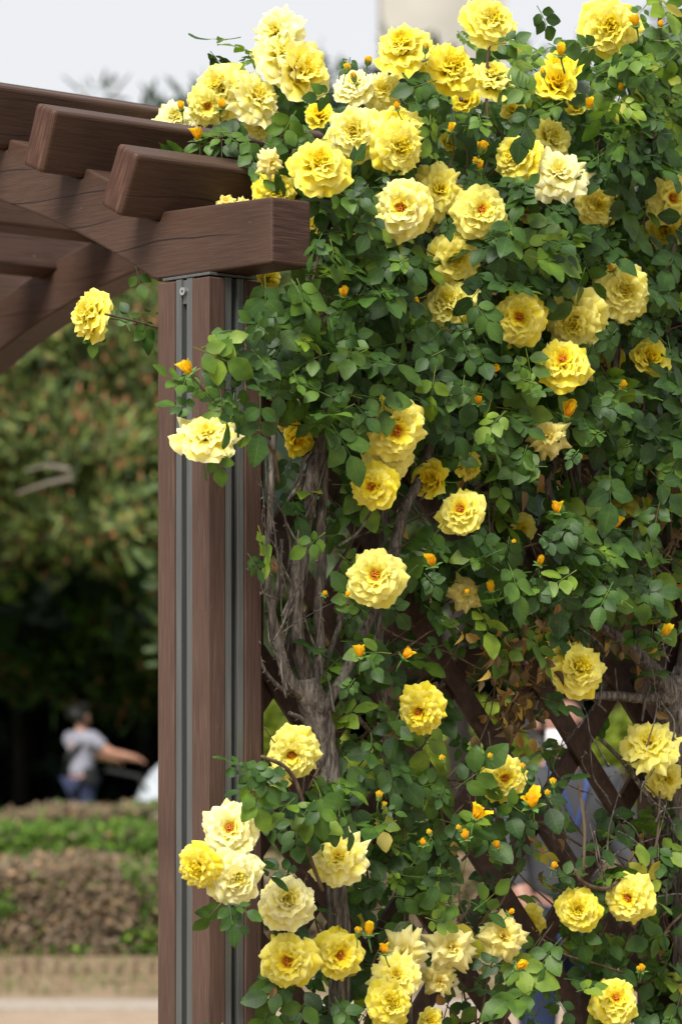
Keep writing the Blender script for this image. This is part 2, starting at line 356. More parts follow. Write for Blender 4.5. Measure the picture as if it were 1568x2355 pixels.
ob = bb.build('branch', plain('dead_branch', (.15, .13, .10), .9), rt, world=True); ob['label'] = 'bare grey forked branch'
# far trees whose tops stand against the sky
def far_(d, rx): return d + 18, rx * 1.38
GF = 'dark trees whose tops rise above the pergola'
for px, py, d, rx, lb in ((232, 135, 46, .5, 'slender dark conifer tip, leftmost above the beams'), (335, 185, 46, .45, 'low slender dark conifer tip between two taller ones'), (412, 130, 47, .5, 'dark conifer tip left of the rose cluster on the rafters'), (472, 150, 47, .6, 'dark conifer tip touching the rose cluster on the rafters'),
                          (700, 62, 50, .45, 'slender dark tree right beside the highest pale roses'), (765, 100, 50, .9, 'dark bushy tree left of the beige building'), (825, 125, 51, .7, 'low dark tree at the left edge of the beige building'), (930, 20, 49, .45, 'thin sparse tree in front of the beige building, left one of two'),
                          (1012, 45, 52, .3, 'thin sparse tree in front of the beige building, right one of two'), (1195, 45, 46, .35, 'thin spire-like conifer at the right edge of the beige building'), (1250, 105, 46, 1.1, 'broad dark conifer right of the beige building'), (1300, 60, 50, .4, 'thin spire-like conifer between the two buildings'),
                          (1345, 140, 52, .9, 'dark conifer left of the large rose at top right'), (1555, -25, 48, .8, 'dark conifer at the top right corner')):
    d, rx = far_(d, rx); h = 1.6 + (HY - py) * d / F + .1
    pine('conifer', at(px, 0, 1).x * d, d, h, rx, 3.2, lb, 64, 22 if rx > .8 else 16, 0, m=M_far, tone=(0, .9), bl=.36, wd=.11, group=GF, clump=.38, tr=.4)

# far-off wood closing the view, under and behind the trees, its shade put into a near-black colour
b = MB(); cs = []
for i in range(3000):
    x = random.uniform(-17, 17); y = random.uniform(53, 60); cs.append((x, y, random.uniform(0, 1) * (7.6 + .6 * math.sin(x * .9))))
tuft_cloud(b, cs, 18, .9, .45, .3, 0, .35, .2, 0, .9)
tag(b.build('woods', M_dark), kind='stuff', label='far-off evergreen wood behind the hedges, coloured dark for its shade')
# canopy added over the clearing to block light from the understory
b = MB(); cs = []
for i in range(900):
    x = random.uniform(-12, 12); y = random.uniform(45, 54); cs.append((x, y, random.uniform(3.0, 6.4)))
tuft_cloud(b, cs, 14, .9, .55, .4, 0, .3, 0, 0, .6)
tag(b.build('shading_foliage', M_dark), kind='stuff', label='dark evergreen boughs added over the clearing to shade it')
GT = 'trunks of the wood in the shade'
for i, (px, d, r, lb) in enumerate(((42, 52, .10, 'slender dark trunk in the shade left of the person in a grey shirt'), (330, 53, .12, 'dark trunk in the shade above the white stroller'),
                                     (1062, 24, .085, 'black trunk seen through the lattice in the middle'), (700, 50, .14, 'dark trunk behind the forked rose trunk'), (1510, 45, .16, 'dark trunk at the right behind the lattice'))):
    root = empty('tree', (at(px, 0, 1).x * d, d, 0), label=lb, cat='tree', group=GT)
    tk = MB(); tk.tube([(0.05 * math.sin(k * 1.3), 0, k * (.8 if d > 30 else .52)) for k in range(8)], [r * (1.25 - .07 * k) for k in range(8)], 9, wob=.06)
    tk.build('trunk', M_darkbark, root, smooth=True)
    c = MB(); tuft_cloud(c, [(random.uniform(-1, 1), random.uniform(-1, 1), (5.2 if d > 30 else 3.3) + random.uniform(0, 1.6 if d > 30 else .9)) for _ in range(18)], 16, .6, .4, .2, 0, .4, .2)
    c.build('crown', M_dark, root)

# clipped hedges
def hedge(y, dep, h, x0, x1, label, brown, n, size=.055, fac=1.0):
    root = empty('hedge', ((x0 + x1) / 2, y, 0), label=label, cat='hedge', group='low clipped hedges in rows')
    b = MB(); cx = root.location.x
    for _ in range(n):
        face = random.random(); x = random.uniform(x0, x1) - cx
        top = h + .035 * math.sin(x * 2.1) + .03 * math.sin(x * 5.3 + y)
        if face < .5: yy = random.gauss(0, .03); zz = random.uniform(.02, top)
        elif face < .82: yy = random.uniform(0, dep); zz = top + random.gauss(0, .03)
        elif face < .9: yy = dep + random.gauss(0, .03); zz = random.uniform(0, top)
        else: yy = random.uniform(0, dep); zz = random.uniform(0, top)
        br = brown(x + cx, zz / top, face) > random.random()
        tn = (random.uniform(.5, 1) if br else random.uniform(0, .49))
        nrm = rng.normal(size=3); nrm[1] -= .9; nrm[2] += .6; nrm /= np.linalg.norm(nrm)
        s = np.cross(nrm, rng.normal(size=3)); s /= np.linalg.norm(s); d = np.cross(nrm, s); L = size * random.uniform(.6, 1.4)
        p = np.array((x, yy, zz)); b.add([p - d * L, p + s * L * .6, p + d * L, p - s * L * .6], [(0, 1, 2, 3)], 0, tn)
    core = MB(); core.box(x0 - cx + .05, x1 - cx - .05, .06, dep - .06, 0, h - .06)
    b.build('foliage', M_hedge, root); core.build('branches', plain('hedge_wood', (.07, .045, .03), .9, noise=15), root)
    return root
def br1(x, v, f):
    a = -1.75 + .2 * math.sin(v * 9)
    base = .93 if (-2.3 < x + .15 * math.sin(v * 8) < -1.35 or x > -1.1) else .25
    if v < .12: base = .6
    if x > -1.36 and x < -1.1: base = .35
    return base
hedge(23.3, .9, .575, -9, 9, 'front low hedge with a dead brown middle, nearest the path', br1, 85000, .024)
hedge(30.0, 1.0, .60, -11, 11, 'fresh green middle hedge behind the brown one', lambda x, v, f: .08 if x < -1.6 else .3, 60000, .032)
hedge(36.6, 1.0, .60, -13, 13, 'grey-brown far hedge in front of the person in a grey shirt', lambda x, v, f: .80 if x < -2.2 else .55, 50000, .04)
# yellow-green shrubs beyond the lattice
GS = 'yellow-green shrubs beyond the lattice'
for px, py, d, r, lb in ((650, 1700, 30, .27, 'yellow-green shrub between the post and the forked trunk'), (1110, 1730, 31, .36, 'yellow-green shrub beside the black trunk'), (1260, 1760, 34, .4, 'yellow-green shrub behind the masked person'),
                         (1440, 1700, 30, .30, 'yellow-green shrub right of the masked person'), (1380, 1905, 27, .3, 'lowest yellow-green shrub, right of the grey jacket'), (880, 1760, 32, .45, 'yellow-green shrub behind the middle canes')):
    c = at(px, py, d); root = empty('shrub', (c.x, c.y, 0), label=lb, cat='shrub', group=GS)
    b = MB(); tuft_cloud(b, [(random.gauss(0, r * .6), random.gauss(0, r * .5), c.z + random.gauss(0, r * .45)) for _ in range(40)], 30, .16, .09, .06, 0, 1, .4)
    b.build('crown', M_lime, root)
    s = MB(); s.tube([(0, 0, 0), (.03, 0, c.z * .5), (0, .02, c.z)], [.05, .04, .02], 6); s.build('trunk', M_pinebark, root)

# log edging of the flower bed
b = MB()
for i in range(150):
    x = -7.5 + i * .1 + random.uniform(-.008, .008); hh = .085 + random.uniform(-.025, .02)
    b.tube([(x, 21.6, 0), (x, 21.6, hh)], [.044, .042], 8, tone=random.random())
o = b.build('log_edging', soil('weathered_log', [(.14, .10, .065), (.21, .155, .10), (.28, .215, .145)], 12.0)); tag(o, 'low edging of short upright logs along the bed', 'edging')
# dry grass between the kerb and the hedge
b = MB()
for _ in range(9000):
    x = random.uniform(-6, 6); y = random.uniform(20, 23.4); L = random.uniform(.02, .07); a = random.uniform(0, 6.3)
    b.add([(x, y, 0), (x + .012 * math.cos(a), y + .012 * math.sin(a), 0), (x + random.uniform(-.02, .02), y, L)], [(0, 1, 2)], 0, random.choice((random.uniform(.1, .45), random.uniform(.6, 1), random.uniform(.6, 1))))
tag(b.build('grass', M_hedge), kind='stuff', label='sparse dry grass on the bare bed')

# ------------------------------------------------------------------ buildings
def facade(name, px0, px1, d, ztop, col, label, py_rows):
    x0, x1 = (px0 - CX) * d / F, (px1 - CX) * d / F
    root = empty(name, ((x0 + x1) / 2, d, 0), label=label, cat='building')
    W = (x1 - x0) / 2; b = MB(); b.box(-W, W, 0, 14, 0, ztop)
    b.build('wall', plain(name + '_render', col, .85, noise=.4), root, bevel=.05)
    r = MB(); r.box(-W - .15, W + .15, -.15, 14.15, ztop, ztop + .4); r.build('roof', plain(name + '_roof', tuple(c * .8 for c in col), .9), root)
    for j in range(int(ztop // 3) - 1):
        for i in range(3):
            xx = -W + (i + .5) * 2 * W / 3; zz = 1.2 + j * 3
            f = MB(); f.box(xx - .8, xx + .8, -.06, .02, zz, zz + 1.5); fo = f.build('window', plain('window_frame_paint', (.5, .5, .5)), root)
            p = MB(); p.box(xx - .72, xx + .72, -.075, -.062, zz + .08, zz + 1.42); p.build('pane', plain('window_glass', (.08, .1, .12), .1), fo)
# windows sit below the rose line; the part above it is blank wall, as in the photograph
facade('apartment_building', 878, 1165, 120, 15.6, (.40, .355, .33), 'tall beige building with a blank upper wall behind the top roses', 0)
facade('apartment_building', 1440, 1800, 150, 28.0, (.46, .43, .42), 'pale beige building behind the roses at top right', 0)
up = MB()
root = [o for o in sc.objects if o.get('category') == 'building'][0]
W = (1165 - 878) * 120 / F / 2; up.box(-W + .002, W - .002, .004, 13.99, 16.0, 32); up.build('upper_wall', plain('beige_blank_wall', (.41, .365, .34), .85, noise=.3), root)

# ------------------------------------------------------------------ pergola
P = empty('pergola', (C0.x, C0.y, 0), R(-48), label='dark brown timber pergola with arched beams, rafters, composite posts and lattice', cat='pergola')
SC, ZC, RI, RO, TR, SPAN = 1.5, .0125, 2.776, 2.905, 1.36, 3.0   # arch centre, radii, second arch, span
def notch_profile():
    """outline of one arched beam as (x = -s, z)"""
    pts = [(-.165, 2.457), (.172, 2.457)]
    a0 = math.asin((SC - .178) / RI)
    n = 48
    for i in range(n + 1):
        a = a0 - 2 * a0 * i / n; pts.append((SC - RI * math.sin(a), ZC + RI * math.cos(a)))
    pts += [(SPAN - .172, 2.457), (SPAN + .165, 2.457), (SPAN + .165, 2.583)]
    out = [(SPAN - .163, 2.592)]
    angs = [R(26.7 - 5.34 * i) for i in range(11)][::-1]; hw = .0362
    b1 = math.asin((SPAN - .163 - SC) / RO); cur = -b1
    for a in angs:      # from far end (negative) to near end
        pass
    seq = sorted([-a for a in angs])
    ang_list = [R(-26.7 + 5.34 * i) for i in range(11)]            # position angle measured towards small s when positive
    cur = -b1
    for a in ang_list:
        lo, hi = a - hw / 2.9, a + hw / 2.9
        m = 3
        if lo > cur + .002:
            for k in range(m + 1):
                q = cur + (lo - cur) * k / m; out.append((SC - RO * math.sin(q), ZC + RO * math.cos(q)))
        else: lo = max(lo, cur)
        for q in (lo, hi): out.append((SC - 2.882 * math.sin(q), ZC + 2.882 * math.cos(q)))
        cur = hi
    out.append((SC - RO * math.sin(cur), ZC + RO * math.cos(cur)))
    pts += out + [(.155, 2.590), (-.165, 2.583)]
    res = []
    for p in pts:
        if not res or (abs(p[0] - res[-1][0]) + abs(p[1] - res[-1][1])) > .0015: res.append(p)
    return res
prof = notch_profile()
from mathutils.geometry import tessellate_polygon
def arch(t0, t1):
    b = MB(); n = len(prof)
    tri = tessellate_polygon([[Vector((-s, 0, z)) for s, z in prof]])
    vs = [(-s, t0, z) for s, z in prof] + [(-s, t1, z) for s, z in prof]
    import bmesh
    me = bpy.data.meshes.new('arched_beam'); bm = bmesh.new()
    va = [bm.verts.new(v) for v in vs]
    bm.faces.new(va[:n]); bm.faces.new(va[n:][::-1])
    for i in range(n):
        j = (i + 1) % n; f = bm.faces.new((va[i], va[n + i], va[n + j], va[j]))
        if abs(prof[i][0] - prof[j][0]) < 1e-6: f.material_index = 1
    bmesh.ops.recalc_face_normals(bm, faces=bm.faces); bm.to_mesh(me); bm.free()
    me.materials.append(M_beam); me.materials.append(M_end2)
    o = bpy.data.objects.new('arched_beam', me); sc.collection.objects.link(o); o.parent = P
    md = o.modifiers.new('bevel', 'BEVEL'); md.width = .006; md.segments = 3; md.limit_method = 'ANGLE'; md.angle_limit = R(40)
    return o
arch(.02, .12); arch(TR, TR + .10)
# rafters, each tilted square to the arch, resting in the notches
for i in range(11):
    a = R(26.7 - 5.34 * i); s = SC - 2.946 * math.sin(a); z = ZC + 2.946 * math.cos(a)
    b = MB(); L0, L1 = -.078 - .004 * (i % 3), TR + .10 + .095
    vs = [(x, y, q) for q in (-.064, .064) for y in (L0, L1) for x in (-.034, .034)]
    b.add(vs, [(0, 2, 3, 1), (4, 5, 7, 6), (0, 4, 6, 2), (1, 3, 7, 5)], 0); b.f += [(0, 1, 5, 4), (2, 6, 7, 3)]; b.m += [1, 1]
    o = b.build('rafter', [M_raft, M_end], P, bevel=.009); o.location = (-s, 0, z); o.rotation_euler = (0, a, 0)
# posts: four corner boards round a metal core with slotted rails
def post(s0, t0, screw=False):
    WS, WT, cs, ct = .156, .134, .0515, .0420; x0 = -s0 + .004
    b = MB(); zb, zt = 0.0, 2.446
    for cx in (0, 1):
        for cy in (0, 1):
            xa = x0 - (WS - cs if cx else 0); ya = t0 + (WT - ct if cy else 0)
            b.box(xa - cs, xa, ya, ya + ct, zb, zt)
    core = b.build('post', M_post, P, bevel=.003)
    r = MB(); sl_ = MB(); e = .0028
    def flanges(c, W):
        g0, g1 = c + .0016, W - c - .0016; fw = (g1 - g0) * .34; return ((g0, g0 + fw), (g1 - fw, g1))
    for a, bb in flanges(cs, WS):
        r.box(x0 - bb, x0 - a, t0 + e, t0 + .03, zb, zt + .002); r.box(x0 - bb, x0 - a, t0 + WT - .03, t0 + WT - e, zb, zt + .002)
    for a, bb in flanges(ct, WT):
        r.box(x0 - .03, x0 - e, t0 + a, t0 + bb, zb, zt + .002); r.box(x0 - WS + e, x0 - WS + .03, t0 + a, t0 + bb, zb, zt + .002)
    sl_.box(x0 - WS + .016, x0 - .016, t0 + .016, t0 + WT - .016, zb, zt + .0015)
    if screw: r.box(x0 - WS / 2 - .0075, x0 - WS / 2 + .0075, t0 + .006, t0 + .02, 2.400, 2.446)
    r.build('rail', M_rail, core, bevel=.0008); sl_.build('slot', M_slot, core)
    cp = MB(); cp.box(x0 - WS + .008, x0 - .006, t0 + .006, t0 + WT - .006, 2.4500, 2.4560); cp.build('cap_plate', M_rail, core, bevel=.0015)
    if screw:
        q = MB(); cxm = x0 - WS / 2
        q.tube([(cxm, t0 + .012, 2.424), (cxm, t0 - .002, 2.424)], [.0078, .0078], 16); q.build('screw', M_screw, core)
        q = MB(); q.tube([(cxm, t0 - .0019, 2.424), (cxm, t0 - .0024, 2.424)], [.0032, .0032], 6); q.build('screw_socket', M_slot, core)
post(0, 0, True); post(0, TR); post(SPAN - .152, 0); post(SPAN - .152, TR)
# lattice panels between the posts
def lattice(s0):
    root = MB(); x = -s0
    t0, t1, z0, z1 = .139, TR - .003, .15, 2.36
    fr = MB()
    fr.box(x - .02, x + .02, t0, t0 + .03, z0, z1); fr.box(x - .02, x + .02, t1 - .03, t1, z0, z1)
    fr.box(x - .02, x + .02, t0 + .03, t1 - .03, z0, z0 + .04); fr.box(x - .02, x + .02, t0 + .03, t1 - .03, z1 - .04, z1)
    sl_ = MB(); w2 = .0225; slope = 1.15; sp = .246; c, s_ = 1 / math.hypot(1, slope), slope / math.hypot(1, slope)
    zref = 1.6 - (1888 - HY) * 7.2 / F
    for sgn, xa, tt0 in ((-1, (x + .001, x + .013), .703), (1, (x - .012, x - .0005), .701)):
        for k in range(-14, 15):
            tc = tt0 + sp * k
            # line t = tc + (z - zref)/ (sgn*slope); clip in z so t stays inside
            lo, hi = z0 + .03, z1 - .03
            za = [zref + (q - tc) * sgn * slope for q in (t0 + .02, t1 - .02)]
            lo, hi = max(lo, min(za)), min(hi, max(za))
            if hi - lo < .06: continue
            ta, tb = tc + (lo - zref) / (sgn * slope), tc + (hi - zref) / (sgn * slope)
            n = Vector((0, -s_ * sgn, c)) * w2 if sgn == 1 else Vector((0, s_, c)) * w2
            A, B_ = Vector((0, ta, lo)), Vector((0, tb, hi)); vs = []
            for xx in xa:
                for p, q in ((A, -1), (A, 1), (B_, 1), (B_, -1)):
                    vs.append(Vector((xx, 0, 0)) + p + n * q)
            sl_.add(vs, [(0, 1, 2, 3), (7, 6, 5, 4), (0, 4, 5, 1), (1, 5, 6, 2), (2, 6, 7, 3), (3, 7, 4, 0)])
    o = fr.build('lattice_panel', M_lat, P, bevel=.002); so_ = sl_.build('lattice', M_lat, o, bevel=.0015)
lattice(.05); lattice(SPAN - .09)

# ------------------------------------------------------------------ roses
def petal(b, az, rb, zb, L, p0, p1, W, Rc, ruf, point, tone, cup=0, nu=12, nv=8, edge=.28):
    ph = random.uniform(0, 6.3); ph2 = random.uniform(0, 6.3); k1 = random.uniform(4.2, 7.5)
    tw = random.uniform(-.15, .15); vs = []; tn = []; uv = []; ca, sa = math.cos(az), math.sin(az)
    sh = random.uniform(-.35, .35)
    for i in range(nu):
        u = -1 + 2 * i / (nu - 1)
        lf = 1 - .15 * abs(u) ** 3.5 + point * .8 * max(0, 1 - abs(u - sh) * 3.2) + .028 * math.sin(k1 * 1.6 * u + ph2)
        r, z = rb, zb
        for j in range(nv):
            v = j / (nv - 1)
            if j:
                phi = p0 + (p1 - p0) * (v - .5 / (nv - 1)) ** 1.4 + tw * u
                ds = L * lf / (nv - 1); r += math.cos(phi) * ds; z += math.sin(phi) * ds
            phi = p0 + (p1 - p0) * v ** 1.4
            wp = .30 + .70 * math.sin(math.pi / 2 * min(1, v / .8)); x = W * wp * u
            dn = ruf * v * v * math.sin(k1 * u + ph) + ruf * .5 * v ** 3 * math.sin(2.3 * k1 * u + ph2)
            dn -= edge * L * max(0, v - .72) ** 1.5 * (1 + .8 * abs(u))                     # reflexed rim
            dn -= .05 * L * abs(u) ** 2 * v * (1 if cup < 1 else -1)
            rr = r - Rc * (1 - math.cos(x / Rc)) - math.sin(phi) * dn; zz = z + math.cos(phi) * dn
            y = Rc * math.sin(x / Rc)
            vs.append((rr * ca - y * sa, rr * sa + y * ca, zz))
            tn.append(min(1, max(0, tone + .45 * v ** 1.6 + .12 * abs(u) * v + random.uniform(-.02, .02)))); uv.append((u, v))
    fs = [(i * nv + j, (i + 1) * nv + j, (i + 1) * nv + j + 1, i * nv + j + 1) for i in range(nu - 1) for j in range(nv - 1)]
    b.add(vs, fs, 0, tn, uv)

D = math.radians
def rose_mesh(kind, seed):
    random.seed(seed); b = MB(); J = lambda a, q=.12: a * random.uniform(1 - q, 1 + q)
    if kind in ('open', 'double'):
        lay = [(8, .02, -.13, .50, 30, -26, .25, .55, .036, .07, .36), (8, .02, -.09, .47, 45, -6, .235, .42, .04, .08, .42), (8, .02, -.06, .42, 57, 12, .21, .33, .042, .08, .44),
               (7, .02, -.03, .37, 67, 32, .18, .26, .042, .07, .44), (7, .03, 0, .30, 76, 48, .15, .19, .036, .06, .32)]
        lay += [(4, .06, .0, .20, 86, 70, .10, .14, .03, .04, .16)] if kind == 'open' else [(6, .02, .0, .30, 82, 68, .14, .16, .036, .06, .30), (5, .02, .02, .28, 87, 80, .11, .12, .03, .05, .18), (4, .012, .02, .25, 92, 98, .08, .08, .02, .04, .06)]
    elif kind == 'cup':
        lay = [(6, .02, -.12, .50, 52, 18, .26, .40, .03, .08, .36), (6, .02, -.08, .46, 66, 40, .22, .30, .03, .08, .34), (6, .02, -.05, .42, 76, 60, .17, .22, .025, .06, .26),
               (5, .02, -.03, .38, 84, 80, .13, .14, .02, .04, .14), (4, .01, 0, .34, 90, 98, .08, .08, .015, .03, .04)]
    elif kind == 'spiky':
        lay = [(8, .02, -.10, .52, 36, -32, .19, .40, .035, .26, .42), (8, .02, -.07, .47, 50, -15, .18, .35, .035, .26, .42), (8, .02, -.04, .40, 62, 8, .16, .28, .03, .22, .40),
               (7, .02, -.02, .33, 74, 32, .13, .22, .025, .16, .34), (6, .02, 0, .27, 84, 60, .10, .14, .02, .1, .24), (4, .01, 0, .22, 90, 100, .07, .07, .015, .05, .1)]
    else:               # wilted: few drooping creased petals
        lay = [(5, .02, -.05, .56, 20, -70, .25, .30, .07, .12, .36), (4, .02, -.03, .48, 45, -45, .22, .25, .07, .12, .36), (4, .02, 0, .36, 70, 5, .17, .18, .05, .1, .28), (3, .01, 0, .26, 85, 70, .1, .1, .03, .05, .1)]
    for li, (n, rb, zb, L, p0, p1, W, Rc, ruf, pt, tone) in enumerate(lay):
        a0 = random.uniform(0, 6.3)
        for i in range(n):
            petal(b, a0 + 2 * math.pi * i / n + random.uniform(-.16, .16), rb, zb + random.uniform(-.012, .012), J(L, .1), D(p0 + random.uniform(-9, 9)), D(p1 + random.uniform(-18, 18)),
                  J(W, .14), Rc, J(ruf, .5), pt * random.choice((.15, .6, 1.3)), tone + random.uniform(-.06, .06), 1 if li > 3 else 0)
    V = np.array(b.v); rad = np.percentile(np.hypot(V[:, 0], V[:, 1]), 97); b.v = [tuple(p) for p in V * (.5 / rad)]
    return b
def stamen_mesh():
    b = MB()
    for i in range(34):
        a = i * 2.4; r = .075 * math.sqrt(i / 34); h = .17 + random.uniform(-.03, .03); o = (r * 1.5 * math.cos(a), r * 1.5 * math.sin(a), h)
        b.tube([(r * .5 * math.cos(a), r * .5 * math.sin(a), 0), o, (o[0], o[1], h + .025)], [.006, .007, .015], 5)
    return b
def calyx_mesh(stem=.55):
    b = MB(); b.tube([(0, 0, -.02), (0, 0, -.10), (0, 0, -.17), (0, 0, -.21)], [.05, .065, .05, .02], 8, tone=.4)
    pts = [(0, 0, -.2), (.01, .0, -.35), (.05, .02, -.35 - stem * .5), (.14, .04, -.35 - stem)]; b.tube(pts, [.02, .018, .018, .02], 6, tone=.3)
    for i in range(5):
        a = i * 2 * math.pi / 5; ca, sa = math.cos(a), math.sin(a); vs = []
        for v, wd, r, z in ((0, .05, .05, -.07), (.35, .06, .14, -.08), (.7, .035, .22, -.14), (1, .004, .27, -.22)):
            for q in (-1, 1): vs.append((r * ca - q * wd * sa, r * sa + q * wd * ca, z))
        b.add(vs, [(0, 1, 3, 2), (2, 3, 5, 4), (4, 5, 7, 6)], 0, .5)
    return b
def bud_mesh(seed, openness):
    """furled bud: overlapping petals wrapped round the axis, z up, unit length about 1"""
    random.seed(seed); b = MB(); n = 5
    for i in range(n):
        petal(b, i * 2.4, .05 + .012 * (n - i), 0, .95 - .05 * i, D(88 - openness * 42 * (n - i) / n + 4), D(106 - openness * 85 * (n - i) / n), .26, .17 + openness * .05, .015 + .03 * openness, .08, .1 + .08 * (n - i) / n, 1, edge=.12 + .4 * openness)
    b.tube([(0, 0, .1), (0, 0, .4), (0, 0, .75), (0, 0, .9)], [.12, .19, .13, .03], 9, tone=.05)
    return b
def bud_calyx(seed, cover):
    random.seed(seed); b = MB()
    b.tube([(0, 0, .06), (0, 0, -.02), (0, 0, -.14), (0, 0, -.22)], [.17, .19, .13, .05], 9, tone=.4)
    b.tube([(0, 0, -.2), (.02, 0, -.45), (.06, .03, -.8), (.15, .06, -1.25)], [.05, .042, .04, .045], 6, tone=.35)
    for i in range(5):
        a = i * 2 * math.pi / 5; vs = []
        for v, wd in ((0, .10), (.35, .11), (.7, .06), (1, .005)):
            z = .0 + v * .75 * cover + (0 if cover > .5 else -.2 * v * v); r = (.19 + .05 * math.sin(v * 3)) if cover > .5 else .18 + .32 * v
            for q in (-1, 1): vs.append((r * math.cos(a) - q * wd * math.sin(a), r * math.sin(a) + q * wd * math.cos(a), z))
        b.add(vs, [(0, 1, 3, 2), (2, 3, 5, 4), (4, 5, 7, 6)], 0, random.uniform(.3, .8))
    return b

def mesh_of(b, name, m, smooth=True):
    o = b.build(name, m, smooth=smooth); me = o.data; bpy.data.objects.remove(o); return me
ROSE = {}
for kind, n in (('open', 4), ('double', 4), ('cup', 2), ('spiky', 2), ('wilt', 3)):
    for i in range(n):
        for mk, mm in (('y', M_petal), ('p', M_petalp)):
            if kind == 'wilt': mm = M_petalw
            ROSE[(kind, i, mk)] = mesh_of(rose_mesh(kind, 100 + i * 7 + hash(kind[0]) * 0 + ord(kind[0])), 'rose_flower', mm)
random.seed(5)
ME_ST = mesh_of(stamen_mesh(), 'stamens', M_stamen); ME_CX = mesh_of(calyx_mesh(), 'calyx', M_green)
BUD = [mesh_of(bud_mesh(300 + i, o_), 'rosebud', M_budp) for i, o_ in enumerate((0.0, .12, .3, .55))]
BCX = [mesh_of(bud_calyx(320 + i, c_), 'bud_calyx', M_green) for i, c_ in enumerate((1.05, .35))]
ME_HIP = None

r1 = at(783, 2400, dlat(783) - .06); r2 = at(1600, 2450, dlat(1600) - .06)
B1 = empty('climbing_rose', (r1.x, r1.y, 0), label='climbing rose with a thick forked trunk beside the post, yellow blooms over the rafters', cat='rose bush', group='climbing roses on the lattice')
B2 = empty('climbing_rose', (r2.x, r2.y, 0), label='climbing rose with its trunk at the right edge, yellow blooms over the right lattice', cat='rose bush', group='climbing roses on the lattice')
def bush_of(px, py): return B1 if px < 1165 + (2355 - py) * .03 else B2
def link(o, parent): sc.collection.objects.link(o); o.parent = parent; return o

